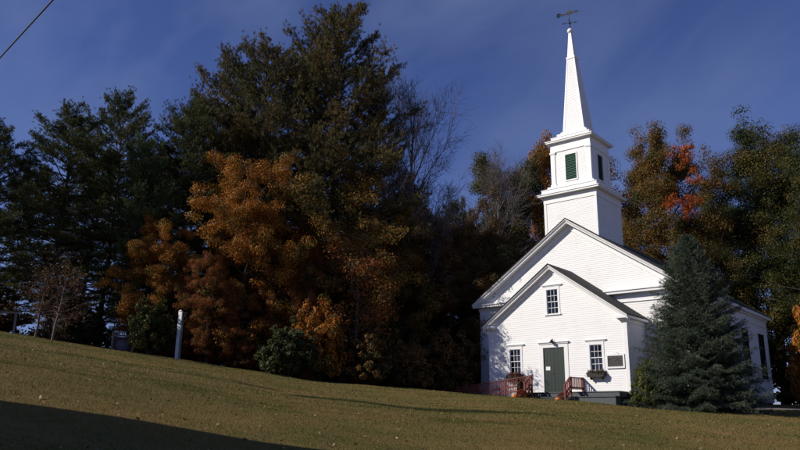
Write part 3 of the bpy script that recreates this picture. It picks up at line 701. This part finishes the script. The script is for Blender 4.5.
# local: +x runs along the eave away from the lawn end, +y runs to the house's rear
Lh,Dh,EV=16.,8.,6.13
part('wall',MB().box(0,Lh,.25,Dh,-2.5,EV-.1).prism([(.25,EV-.1),(Dh,EV-.1),(Dh/2+.12,EV+1.5)],'x',.0,Lh),SIDING,hc)
rf=part('roof',MB().prism([(-.0,EV-.1),(0,EV),(Dh/2+.12,EV+1.75),(Dh/2+.12,EV+1.62)],'x',-.3,Lh+.3).prism([(Dh+.25,EV-.1),(Dh+.25,EV),(Dh/2+.12,EV+1.75),(Dh/2+.12,EV+1.62)],'x',-.3,Lh+.3),ROOF,hc)
part('chimney',MB().box(8,8.7,Dh/2-.3,Dh/2+.4,EV+.9,EV+2.3),STONE,rf)
for i in range(4):
    for zz in(.6,3.5):
        x=1.6+i*3.8; f=part('window',MB().box(x-.1,x,.2,.25,zz,zz+1.5).box(x+.9,x+1.,.2,.25,zz,zz+1.5).box(x,x+.9,.2,.25,zz+1.4,zz+1.5).box(x,x+.9,.2,.25,zz,zz+.1),TRIM,hc)
        part('pane',MB().box(x,x+.9,.22,.245,zz+.1,zz+1.4),GLASS,f)
# outbuilding behind the church
t=thing('outbuilding','pale blue grey outbuilding glimpsed under the orange bush at far right','shed',(7.3,37.5,-.35),rz=rad(-30))
part('wall',MB().box(-3,3,-2,2,-.3,2.3).prism([(-2,2.3),(2,2.3),(0,3.6)],'x',-3,3),SHEDW,t); part('roof',MB().prism([(-2.3,2.15),(0,3.65),(0,3.75),(-2.3,2.25)],'x',-3.2,3.2).prism([(2.3,2.15),(0,3.65),(0,3.75),(2.3,2.25)],'x',-3.2,3.2),ROOF,t)
part('door',MB().box(-.5,.5,-2.04,-2.0,-.2,1.9),DOORG,t)
# ------------------------------------------------------------------ trees
def nrm(a): return a/(np.linalg.norm(a,axis=-1,keepdims=True)+1e-9)
def path(rg,p,d,L,n,wander,up):
    pts=[np.array(p,float)]; d=np.array(d,float)
    for i in range(n):
        d=nrm(d+rg.normal(0,wander,3)+np.array([0,0,up])); pts.append(pts[-1]+d*L/n)
    return pts
def broadleaf(seed,Hh,R,base=.16,nl=20,leafsize=.17,per=95,sig=.42,bare=False,low=1.0,multi=1):
    """trunk+limbs mesh and crown mesh of a deciduous tree of height Hh, crown radius R"""
    rg=np.random.default_rng(seed); mb=MB(); C=[]
    tr=path(rg,(0,0,-.4),(rg.normal(0,.05),rg.normal(0,.05),1),Hh*.86,10,.045,.12)
    r0=Hh*.017; mb.tube(tr,[r0*(1.25 if i==0 else (1-.85*i/10)) for i in range(11)],8)
    if bare: nl=int(nl*1.3)
    for k in range(nl):
        f=base+(.97-base)*((k+rg.random()*.8)/nl); q=f*10; i=min(int(q),9); p=tr[i]+(tr[i+1]-tr[i])*(q-i)
        az=k*2.4+rg.normal(0,.35); zc=(f-base)/(1-base)
        prof=(math.sin(PI*min(1,(zc*.8+.22)))**.6)*low if zc<.5 else math.sqrt(max(.13,1-((zc-.35)/.74)**2))
        L=R*prof*rg.uniform(.55,1.22); el=rad(12+38*zc)+rg.normal(0,.14)
        if bare: el=rad(38+34*zc)+rg.normal(0,.1); L=L*1.25
        d=(math.cos(az)*math.cos(el),math.sin(az)*math.cos(el),math.sin(el))
        lp=path(rg,p,d,L,6,.13 if not bare else .07,.06); lr=r0*.42*(1-.5*f)*(1 if not bare else .75)
        mb.tube(lp,[lr*(1-.85*j/6) for j in range(7)],5)
        for m in range(6 if not bare else 9):
            j=rg.uniform(1.3,5.9); jj=int(j); pp=lp[jj]+(lp[jj+1]-lp[jj])*(j-jj)
            dd=nrm(np.array(d)+rg.normal(0,.75 if not bare else .42,3)+np.array([0,0,.3 if bare else 0])); L2=L*rg.uniform(.22,.42)+.3
            sp=path(rg,pp,dd,L2,3,.2,.05); mb.tube(sp,[lr*.35,lr*.25,lr*.15,lr*.06],4,False)
            C+=[sp[2],sp[3]]
            for _ in range(3 if not bare else 5):
                jj=rg.integers(1,4); dd2=nrm(dd+rg.normal(0,.8 if not bare else .4,3)); sp2=path(rg,sp[jj],dd2,L2*.55,2,.25,.04)
                mb.tube(sp2,[lr*.14,lr*.09,lr*.03],3,False); C.append(sp2[2])
                if bare:
                    for _ in range(4):
                        sp3=path(rg,sp2[rg.integers(1,3)],nrm(dd2+rg.normal(0,.45,3)),L2*.5,2,.15,.05); mb.tube(sp3,[.011,.008,.005],3,False)
        C.append(lp[6]); C.append(lp[5])
    C=np.array(C)
    if bare: return mb,None
    # a fifth of the clusters are thinned away so that the sky shows
    ph=rg.uniform(0,6,3); fld=np.sin(C[:,0]*1.9+ph[0])+np.sin(C[:,1]*1.9+ph[1])+1.2*np.sin(C[:,2]*2.6+ph[2]); keep=(fld>-.55)|(rg.random(len(C))<.12); C=C[keep]
    return mb,leaves(C,per,sig,leafsize,rg,.62,1.6,1.75)
def needles(C,D,n,L,w,rg,spread=.8,up=0.):
    C=np.repeat(C,n,axis=0); D=np.repeat(D,n,axis=0); k=len(C)
    d=nrm(D+rg.normal(0,spread,(k,3))+np.array([0,0,up])); s=nrm(np.cross(d,rg.normal(0,1,(k,3))))
    l=(L*rg.uniform(.6,1.2,k))[:,None]; b=C+rg.normal(0,.03,(k,3))
    return np.stack([b-s*w/2,b+s*w/2,b+d*l],1).reshape(-1,3)
def pine(seed,Hh,R,base=.22,nw=26,per=6):
    rg=np.random.default_rng(seed); mb=MB(); C=[];D=[]
    tr=path(rg,(0,0,-.4),(rg.normal(0,.02),rg.normal(0,.02),1),Hh+.2,12,.018,.1)
    r0=Hh*.0145; mb.tube(tr,[r0*(1.2 if i==0 else 1-.93*i/12) for i in range(13)],8)
    for k in range(nw):
        f=base+(.985-base)*(k/(nw-1))**.92; zc=(f-base)/(1-base)
        prof=(.66+.5*zc) if zc<.35 else max(.24,.84*(1-((zc-.35)/.67)**2.7)**.75)
        nb=rg.integers(5,8)
        a0=rg.uniform(0,6.28)
        for b in range(nb):
            if rg.random()<.14: continue
            q=f*12; i=min(int(q),11); p=tr[i]+(tr[i+1]-tr[i])*(q-i)
            az=a0+b*6.28/nb+rg.normal(0,.25); L=R*prof*rg.uniform(.5,1.2)
            el=rad(-4+48*zc**1.6)+rg.normal(0,.1); d=np.array([math.cos(az)*math.cos(el),math.sin(az)*math.cos(el),math.sin(el)])
            lp=path(rg,p,d,L,6,.08,.045); lr=.02+r0*.24*(1-zc*.7)
            mb.tube(lp,[lr*(1-.85*j/6) for j in range(7)],5,False)
            nt=int(8+L*4.6)
            for m in range(nt):
                t=rg.uniform(.2,1.0)**.75*6; jj=min(int(t),5); pp=lp[jj]+(lp[jj+1]-lp[jj])*(t-jj)
                side=nrm(np.cross(d,[0,0,1]))*(1 if rg.random()<.5 else -1)
                dd=nrm(d*.8+side*rg.uniform(.3,1.2)+np.array([0,0,rg.uniform(.0,.5)])); L2=(.35+.22*L)*rg.uniform(.5,1.1)*(1.25-t/9)
                e=pp+dd*L2
                mb.tube([pp,e],[.014,.006],3,False)
                for u in np.linspace(.25,1,max(3,int(L2*5.5))):
                    C.append(pp+dd*L2*u+rg.normal(0,.10,3)); D.append(dd+np.array([0,0,.45]))
    C=np.array(C);D=np.array(D)
    return mb,needles(C,D,per,.20,.028,rg,.75,.2)
def spruce(seed,Hh,R):
    rg=np.random.default_rng(seed); mb=MB(); C=[];D=[]
    mb.tube([(0,0,-.3),(0,0,Hh*.5),(0,0,Hh)],[.17,.09,.015],8)
    nw=40
    for k in range(nw):
        z=.12+(Hh-.25)*(k/(nw-1))**.93; zc=z/Hh
        Lr=R*(1-zc)**.72*(1.0 if zc>.1 else .93)+.07; nb=14 if zc<.5 else (12 if zc<.8 else 8); a0=rg.uniform(0,6.28)
        for b in range(nb):
            az=a0+b*6.28/nb+rg.normal(0,.14); L=Lr*rg.choice([.8,.9,1.0,1.06,1.14],p=[.22,.25,.28,.17,.08])
            if zc>.45 and rg.random()<.16: L*=1.15
            el=rad(-10+45*zc**1.3)+rg.normal(0,.07); d=np.array([math.cos(az)*math.cos(el),math.sin(az)*math.cos(el),math.sin(el)])
            lp=path(rg,(0,0,z),d,L,6,.035,.055); mb.tube(lp,[.03*(1-.8*j/6) for j in range(7)],4,False)
            h=nrm(np.cross(d,[0,0,1])); n=int(5+L*6)
            for m in range(n):
                t=(.2+.8*(m+rg.random())/n)*6; jj=min(int(t),5); pp=lp[jj]+(lp[jj+1]-lp[jj])*(t-jj)
                sgn=1 if m%2 else -1; L2=(.10+.30*L*(1.15-t/6))*rg.uniform(.7,1.2); L2=min(L2,.85)
                dd=nrm(d*.9+h*sgn*.85+np.array([0,0,rg.uniform(-.25,.12)]))
                for u in np.linspace(.1,1,max(2,int(L2/.065))): C.append(pp+dd*L2*u+np.array([0,0,-.06*u])); D.append(dd+np.array([0,0,.1]))
            C.append(lp[6]);D.append(d); C.append(lp[5]);D.append(d)
    for z in np.linspace(Hh-.5,Hh,7): C.append(np.array([0,0,z]));D.append(np.array([0,0,1.]))
    return mb,needles(np.array(C),np.array(D),10,.095,.018,rg,.65,.0)
def bush(seed,Hh,R,leafsize=.13,per=70,nC=130):
    rg=np.random.default_rng(seed); mb=MB(); C=[]
    for k in range(14):
        az=rg.uniform(0,6.28); el=rg.uniform(.5,1.5); d=np.array([math.cos(az)*math.cos(el),math.sin(az)*math.cos(el),math.sin(el)])
        e=np.array([R*math.cos(el),R*math.cos(el),Hh*math.sin(el)*.95]); L=np.linalg.norm(np.array([e[0],0,e[2]]))*rg.uniform(.7,1.0)
        lp=path(rg,(rg.normal(0,.08),rg.normal(0,.08),-.1),d,L,5,.12,.02); mb.tube(lp,[.035,.03,.024,.018,.012,.006],5,False); C+=lp[2:]
    t=rg.uniform(0,6.28,nC); c=rg.uniform(0,1,nC); s=np.sqrt(1-c*c); rr=rg.uniform(.6,1.03,nC)*(1+.12*np.sin(3*t+seed))
    C=np.concatenate([np.array(C),np.c_[R*s*np.cos(t)*rr,R*s*np.sin(t)*rr,Hh*(.1+.88*c*rr)]])
    return mb,leaves(C,per,.17,leafsize,rg,.8,.8,1.7)
class Kind:
    """one grown specimen; copies share its meshes"""
    def __init__(s,nm,H0,gen,n,nper):
        s.nm=nm; s.H0=H0; s.v=[]; s.h=[]
        for i in range(n):
            mb,lv=gen(i); tm=bpy.data.meshes.new('trunk'); tm.from_pydata([tuple(map(float,p)) for p in mb.v],[],mb.f); tm.materials.append(BARK)
            tm.polygons.foreach_set('use_smooth',[True]*len(tm.polygons))
            top=float(np.percentile(np.asarray(lv)[:,2],99.6)) if lv is not None else max(p[2] for p in mb.v); s.h.append(top)
            cm=None
            if lv is not None: cm=npmesh('crown',lv,nper,L_GREEN)
            s.v.append((tm,cm))
    def plant(s,i,x,y,h,wide,leaf,bark,label,cat,group,rz=0.,nm=None,z=None):
        tm,cm=s.v[i%len(s.v)]; k=h/s.h[i%len(s.v)]
        t=thing(nm or s.nm,label,cat,(x,y,H(x,y) if z is None else z),group,rz); t.scale=(k*wide,k*wide,k)
        def ch(name,me,m):
            o=link(name,me,t); o.material_slots[0].link='OBJECT'; o.material_slots[0].material=m; return o
        ch('trunk',tm,bark)
        if cm: ch('crown' if s.nm!='shrub' else 'foliage',cm,leaf)
        return t
PINE=Kind('pine_tree',20,lambda i:pine(11+i,20,[6.2,5.6,6.6,6.2][i],[.16,.2,.24,.12][i],[29,27,30,32][i],14),4,3)
MAPLE=Kind('maple_tree',12,lambda i:broadleaf(31+i,12,[4.4,4.0,4.8,4.2][i],[.1,.14,.12,.08][i],[24,22,26,24][i],.098,215,.38,low=1.1),4,4)
BIGM=Kind('maple_tree',22,lambda i:broadleaf(131+i,22,[6.0,7.0][i],[.12,.1][i],[40,44][i],.125,190,.55,low=1.1),2,4)
SPARSE=Kind('maple_tree',9,lambda i:broadleaf(161,9,2.7,.2,17,.11,24,.32,low=.9),1,4)
BUSH=Kind('shrub',3,lambda i:bush(51+i,3,1.7),3,4)
BARE=Kind('bare_tree',20,lambda i:broadleaf(71+i,20,[4.0,3.6][i],.22,[20,18][i],bare=True),2,4)
YOUNG=Kind('sapling',4.5,lambda i:broadleaf(81+i,4.5,1.7,.35,12,.10,[4,6][i],.20,low=.9),2,4)
SPR=Kind('blue_spruce',8.3,lambda i:spruce(91,8.3,3.15),1,3)
G1='tall white pines of the wood left of the church'
P=[ # x,y,height,width,leaf,variant,rz,label
(-24.4,-20.7,12.0,1.0,L_PINE,0,.3,'dark pine cut by the left edge of the photo, nearest the crossbar post'),
(-22.8,-17.1,14.2,1.1,L_PINE,1,1.2,'dark layered pine standing behind the thin pinkish saplings at left'),
(-24.3,-13.4,17.2,.85,L_PINE,2,2.0,'slender dark pine with high rounded top behind the maroon yard sign'),
(-19.9,-13.8,13.2,.75,L_PINEG,3,4.1,'shorter mid green pine between the yard sign and the white post'),
(-21.0,-9.9,17.1,.95,L_PINE,0,2.7,'dark pine rising behind the small orange maple beside the white post'),
(-22.8,-5.5,23.5,.85,L_PINEB,1,.9,'tall brown tinged pine left of the twin tops, above the golden maple'),
(-18.9,-5.4,23.4,.8,L_PINEB,2,5.0,'tall brown tinged pine directly above the golden orange maple'),
(-14.7,-2.3,25.9,.88,L_PINEB,3,.2,'tallest pine of the wood with a broad browning crown'),
(-19.2,-1.2,24.8,.85,L_PINE,0,3.3,'dark pine close behind the left shoulder of the tallest pine'),
(-14.9,1.6,23.6,.6,L_PINE,1,2.2,'dark pine forming the right shoulder of the tallest pine beside the bare tree'),
(-35.6,-14.0,13.8,1.1,L_PINE,2,1.0,'distant low pine filling the gap behind the leftmost pines'),
(-35.5,-9.0,17.0,.9,L_PINE,3,1.9,'distant pine behind the slender high topped pine'),
(-32.9,-4.4,17.6,.9,L_PINE,0,4.5,'distant pine behind the mid green pine and the white post'),
(-18.2,11.9,15.6,.8,L_PINE,1,.6,'distant dark pine seen right of the bare tree, far behind the lawn'),
(-16.1,7.2,17.2,.7,L_PINE,2,3.9,'dark pine directly behind the bare tree'),
(-17.6,17.2,17.8,.85,L_PINE,3,5.5,'distant dark pine just left of the church gable'),
(-28.1,-22.4,13.7,1.1,L_PINE,1,5.1,'outermost dark pine beyond the left edge of the lawn'),
(-27.0,-1.0,20.5,.9,L_PINE,3,.4,'dark pine deep in the wood behind the twin brown tinged pines'),
]
for x,y,h,w,lf,v,rz,lab in P: PINE.plant(v,x,y,h,w,lf,BARKP,lab,'pine tree',G1,rz)
G2='autumn trees at the edge of the wood'; G3='dark autumn trees deep beside and behind the church'; G4='large maples behind the right side of the church'
M=[
(-14.8,-9.8,13.1,.78,L_OR,0,.2,G2,'golden orange maple glowing at the middle of the wood edge'),
(-17.4,-13.7,7.8,.75,L_OR,1,1.6,G2,'small orange maple directly behind the white post'),
(-13.6,-3.1,14.2,.92,L_OLIVE,2,2.6,G2,'olive brown tree below the tallest pine, right of the golden maple'),
(-11.2,-.1,12.0,.88,L_OLIVE,3,3.4,G2,'dark olive tree at the foot of the bare tree'),
(-9.8,3.1,11.4,.85,L_DARK,1,4.6,G3,'very dark rust tinged tree left of the ramp'),
(-14.2,-12.4,6.2,.8,L_RUST,0,5.3,G2,'low rust coloured tree right of the white post under the golden maple'),
(-10.6,8.1,11.4,.9,L_DARK,2,.7,G3,'dark tree pressed against the left wall of the church'),
(-16.1,20.6,23.2,.62,L_GREEN,3,1.1,G3,'dark olive treetop between the bare branches and the steeple'),
(-14.1,26.4,25.6,.5,L_OR,1,2.9,G3,'orange treetop touching the left side of the belfry'),
(-14.9,11.8,16.6,.7,L_DARK,0,3.8,G3,'dark crown behind the bare tree, left of the olive treetop'),
(-13.8,1.0,9.0,.9,L_DARK,3,5.9,G3,'shadowed tree behind the dark olive tree'),
(-15.8,-6.0,10.0,.9,L_RUST,2,.5,G2,'rust brown tree hidden behind the golden maple'),
(-12.5,13.5,13.5,.9,L_DARK,1,2.0,G3,'shadowed tree left of and behind the church nave'),
(-13.2,5.2,8.4,.95,L_DARK,0,1.0,G3,'low shadowed tree behind the very dark rust tinged one'),
(-.9,22.4,22.2,.72,L_MIX,0,2.4,G4,'green and orange maple with scarlet patches just right of the steeple'),
(4.7,29.1,23.2,.85,L_GREEN,2,4.0,G4,'broad dark green maple above and behind the blue spruce'),
(11.8,24.3,18.6,.85,L_GREEN,1,.9,G4,'dark green maple cut off by the right edge of the photo'),
(-1.8,39.9,22.5,.8,L_GREEN,3,5.2,G4,'distant maple in the gap between the two big maples at right'),
(-10.8,36.8,21.0,.6,L_OLIVE,2,3.1,G4,'distant olive tree directly behind the steeple'),
(11.2,37.3,21.0,.8,L_GREEN,0,1.7,G4,'distant maple behind the far right corner of the church'),
(9.5,27.5,9.0,1.3,L_DARK,3,2.6,G4,'dark tree in deep shade behind the far corner of the nave'),
]
M+=[(-12.2,-7.4,7.6,.68,L_RUST,1,3.0,G2,'small rust and olive tree standing forward between the rounded green shrub and the ramp'),
(-22.5,-10.5,5.0,1.1,L_DARK,0,.7,G3,'low dark tree under the pines behind the yard sign'),
(-26.5,-14.5,4.0,1.2,L_DARK,2,2.7,G3,'low dark tree under the pines behind the pinkish saplings'),
(-20.0,-4.0,8.0,1.2,L_DARK,3,2.7,G3,'dark undergrowth tree behind the golden maple'),
(-18.5,1.0,7.0,1.3,L_DARK,1,4.7,G3,'dark undergrowth tree beneath the tallest pine'),
(-15.5,-9.0,4.0,1.3,L_DARK,1,.7,G3,'low dark tree filling the foot of the golden maple'),
(-23.5,-8.5,6.0,1.2,L_RUST,3,1.7,G2,'rust tree deep behind the small orange maple'),]
for x,y,h,w,lf,v,rz,g_,lab in M:
    t=(BIGM if g_==G4 else MAPLE).plant(v,x,y,h,w,lf,BARK,lab,'tree',g_,rz)
    if 'scarlet' in lab: RT=t
# the scarlet branches of the near right maple
rg=np.random.default_rng(8); Cc=[]
for wx,wy,wz,n,sx,sz in [(2.54, 18.74, 18.9, 5, 0.35, 0.3), (1.93, 18.55, 18.17, 5, 0.5, 0.25), (2.67, 18.78, 17.1, 5, 0.3, 0.5), (1.41, 18.39, 15.0, 8, 0.7, 0.3), (1.91, 18.55, 14.47, 6, 0.5, 0.3), (0.7, 18.15, 14.68, 3, 0.4, 0.2), (2.0, 18.58, 13.91, 4, 0.4, 0.2), (1.44, 18.4, 19.05, 2, 0.3, 0.2)]:
    Cc.append(np.c_[rg.normal(wx,sx,n),rg.normal(wy,sx*.8,n),rg.normal(wz,sz,n)])
Cc=np.concatenate(Cc); ca,sa=math.cos(-RT.rotation_euler[2]),math.sin(-RT.rotation_euler[2]); q=Cc-np.array(RT.location); q=np.c_[q[:,0]*ca-q[:,1]*sa,q[:,0]*sa+q[:,1]*ca,q[:,2]]/np.array(RT.scale)
o=link('scarlet_foliage',npmesh('scarlet_foliage',leaves(q,90,.3,.13,rg,.6,1.,1.7),4,L_RED),RT); o['label']='scarlet patches of leaves'
G5='shrubs along the upper edge of the lawn'
B=[
(-10.0,-10.4,2.9,1.0,L_SHR,0,.1,'rounded dark green shrub standing forward at the wood edge'),
(-15.9,-14.9,2.9,.8,L_GREEN,1,.8,'green shrub between the maroon yard sign and the white post'),
(-9.6,-8.5,4.4,.6,L_OR,2,2.2,'rust red shrub just above and right of the rounded green shrub'),
(-7.8,-6.8,3.0,.9,L_DARK,0,3.2,'low dark olive shrub midway between the rounded green shrub and the ramp'),
(-6.8,-4.2,2.6,.9,L_DARK,1,4.2,'dark shrub left of the ramp end'),
(-6.9,-.6,3.9,.8,L_DARK,2,5.2,'dark shrub tight against the left corner of the church'),
(-14.7,-11.4,3.2,.9,L_RUST,0,1.2,'rust brown shrub right of the white post'),
(-16.5,-12.2,3.0,.8,L_OR,1,2.8,'low orange shrub close behind the white post'),
(-12.8,-8.9,2.5,1.3,L_DARK,1,.9,'low dark shrub behind the rounded green shrub'),
(-10.6,-4.6,3.2,1.2,L_DARK,2,.3,'dark shrub behind the small rust and olive tree'),
(-8.6,-1.9,3.0,1.2,L_DARK,0,.6,'dark shrub behind the ramp end'),
(-25.0,-19.5,2.6,1.5,L_DARK,1,1.6,'dark shrub at the foot of the leftmost pines'),
(-13.0,-10.6,2.3,.9,L_RUST,2,3.9,'low rust shrub left of the rounded green shrub'),
(-18.3,-12.0,3.4,1.1,L_YG,2,.4,'dull yellow green shrub behind the yard sign'),
(-9.0,-4.5,3.8,1.0,L_DARK,0,1.9,'shadowed shrub behind the olive shrub'),
(-21.5,-15.5,2.2,1.2,L_SHR,1,2.5,'low green shrub under the leftmost pines'),
(10.45,11.85,6.8,.42,L_OR,0,.0,'tall orange bush at the right edge beyond the gravel drive'),
(8.7,21.5,4.5,1.3,L_DARK,2,1.0,'dark shrub beyond the far right corner of the church'),
(13.0,22.0,4.0,1.4,L_DARK,0,2.0,'dark shrub in the shade beneath the right edge maple'),
(5.75,-1.75,2.2,.62,L_YG,1,1.0,'yellow green shrub tucked at the left foot of the blue spruce'),
]
for x,y,h,w,lf,v,rz,lab in B:
    BUSH.plant(v,x,y,h,w,lf,BARK,lab,'shrub',G5,rz)
BARE.plant(0,-11.3,1.6,23.4,.82,None,BARKL,'tall leafless tree with pale grey twigs left of the church','bare tree',None,1.0)
BARE.plant(1,-14.5,16.9,23.6,.9,None,BARKL,'leafless twigs rising behind the olive treetop left of the steeple','bare tree',None,2.2)
YOUNG.plant(0,-16.5,-19.8,4.5,1.1,L_PINK,BARKR,'sapling with thin pinkish trunk and sparse leaves at far left','sapling','thin saplings at far left',.5)
YOUNG.plant(1,-19.2,-19.4,4.0,1.2,L_PINK,BARKR,'second thin sapling left of and behind the pinkish trunked one','sapling','thin saplings at far left',2.5)
YOUNG.plant(1,5.45,.0,3.7,.42,L_PINK,BARKR,'sparse reddish sapling in the corner between porch wall and spruce','sapling',None,1.5)
SPARSE.plant(0,-8.9,-6.3,9.2,1.0,L_RUST,BARK,'thin half bare rust tree whose shadow dapples the church front','tree',G2,2.0)
SPR.plant(0,7.9,-.9,8.15,1.0,L_SPR,BARK,'large conical blue spruce in front of the right side of the church','spruce',None,.4)
# brush and ferns on the forest floor
rg=np.random.default_rng(77); n=3600
X=rg.uniform(-34,-6.8,n); Y=rg.uniform(-22,16,n)
D=np.hypot(X-19.7,Y+37.2); az=np.degrees(np.arctan2(-(X-19.7),Y+37.2))
keep=(D>43.5+2.5*rg.random(n))&(D<60)&(az<66); X=X[keep];Y=Y[keep]
C=np.c_[X,Y,HG(X,Y)+rg.uniform(.0,.75,len(X))]
L_BRUSH=leafmat('forest_floor_brush',[(.02,.022,.01),(.05,.04,.016),(.08,.045,.02)],.2,.6,.6)
o=link('undergrowth',npmesh('undergrowth',leaves(C,34,.24,.13,rg,.7,.6),4,L_BRUSH)); tag(o,'dark brush and fallen leaves covering the forest floor under the trees','undergrowth',kind='stuff')
# ------------------------------------------------------------------ camera, sun, sky
cam=bpy.data.cameras.new('camera'); co=bpy.data.objects.new('camera',cam); COL.objects.link(co); S.camera=co
a,b,c=rad(39.61),rad(14.933),rad(.653)
F=Vector((-math.sin(a)*math.cos(b),math.cos(a)*math.cos(b),math.sin(b))); R_=Vector((math.cos(a),math.sin(a),0)); U=R_.cross(F)
R2=R_*math.cos(c)+U*math.sin(c); U2=U*math.cos(c)-R_*math.sin(c)
from mathutils import Matrix
co.matrix_world=Matrix(((R2.x,U2.x,-F.x,19.705),(R2.y,U2.y,-F.y,-37.181),(R2.z,U2.z,-F.z,-1.751),(0,0,0,1)))
cam.sensor_width=36; cam.lens=36*746.67/800; cam.clip_start=.1; cam.clip_end=8000
sd=Vector((.80,1.0,-.80)).normalized()
sun=bpy.data.lights.new('sun','SUN'); sun.energy=4.6; sun.angle=rad(.53); sun.color=(1,.93,.82)
so=bpy.data.objects.new('sun',sun); COL.objects.link(so); so.rotation_euler=sd.to_track_quat('-Z','Y').to_euler(); so.location=(0,0,40)
w=bpy.data.worlds.new('World'); S.world=w; w.use_nodes=True; nt=w.node_tree; bg=nt.nodes['Background']
sk=nt.nodes.new('ShaderNodeTexSky'); sk.sky_type='NISHITA'; sk.sun_disc=False; sk.sun_elevation=math.asin(-sd.z); sk.sun_rotation=math.atan2(-sd.x,-sd.y)
sk.altitude=200; sk.air_density=1.0; sk.dust_density=.15; sk.ozone_density=3.0
# thin cirrus streaks
tc=nt.nodes.new('ShaderNodeTexCoord'); mp=nt.nodes.new('ShaderNodeMapping'); mp.inputs['Rotation'].default_value=(.3,.5,rad(25)); mp.inputs['Scale'].default_value=(1.2,5.5,3.5)
nt.links.new(tc.outputs['Generated'],mp.inputs['Vector'])
n1=nt.nodes.new('ShaderNodeTexNoise'); n1.inputs['Scale'].default_value=1.3; n1.inputs['Detail'].default_value=5; n1.inputs['Roughness'].default_value=.5; n1.inputs['Distortion'].default_value=.4
nt.links.new(mp.outputs[0],n1.inputs['Vector'])
cr=nt.nodes.new('ShaderNodeValToRGB'); cr.color_ramp.elements[0].position=.43; cr.color_ramp.elements[0].color=(0,0,0,1); cr.color_ramp.elements[1].position=.85; cr.color_ramp.elements[1].color=(.5,.5,.5,1)
nt.links.new(n1.outputs[0],cr.inputs[0])
mx=nt.nodes.new('ShaderNodeMix'); mx.data_type='RGBA'; nt.links.new(cr.outputs[0],mx.inputs[0]); mx.inputs[7].default_value=(3.6,4.7,7.6,1)
tn=nt.nodes.new('ShaderNodeMix'); tn.data_type='RGBA'; tn.blend_type='MULTIPLY'; tn.inputs[0].default_value=1; tn.inputs[7].default_value=(.87,.88,1.40,1); nt.links.new(sk.outputs[0],tn.inputs[6]); nt.links.new(tn.outputs[2],mx.inputs[6]); nt.links.new(mx.outputs[2],bg.inputs[0]); bg.inputs[1].default_value=.06
vs=S.view_settings; vs.view_transform='Standard'; vs.look='None'; vs.gamma=1; vs.exposure=0; vs.use_curve_mapping=False
S.render.engine='CYCLES'; S.cycles.max_bounces=6; S.cycles.transparent_max_bounces=8; S.render.resolution_x=1024; S.render.resolution_y=576
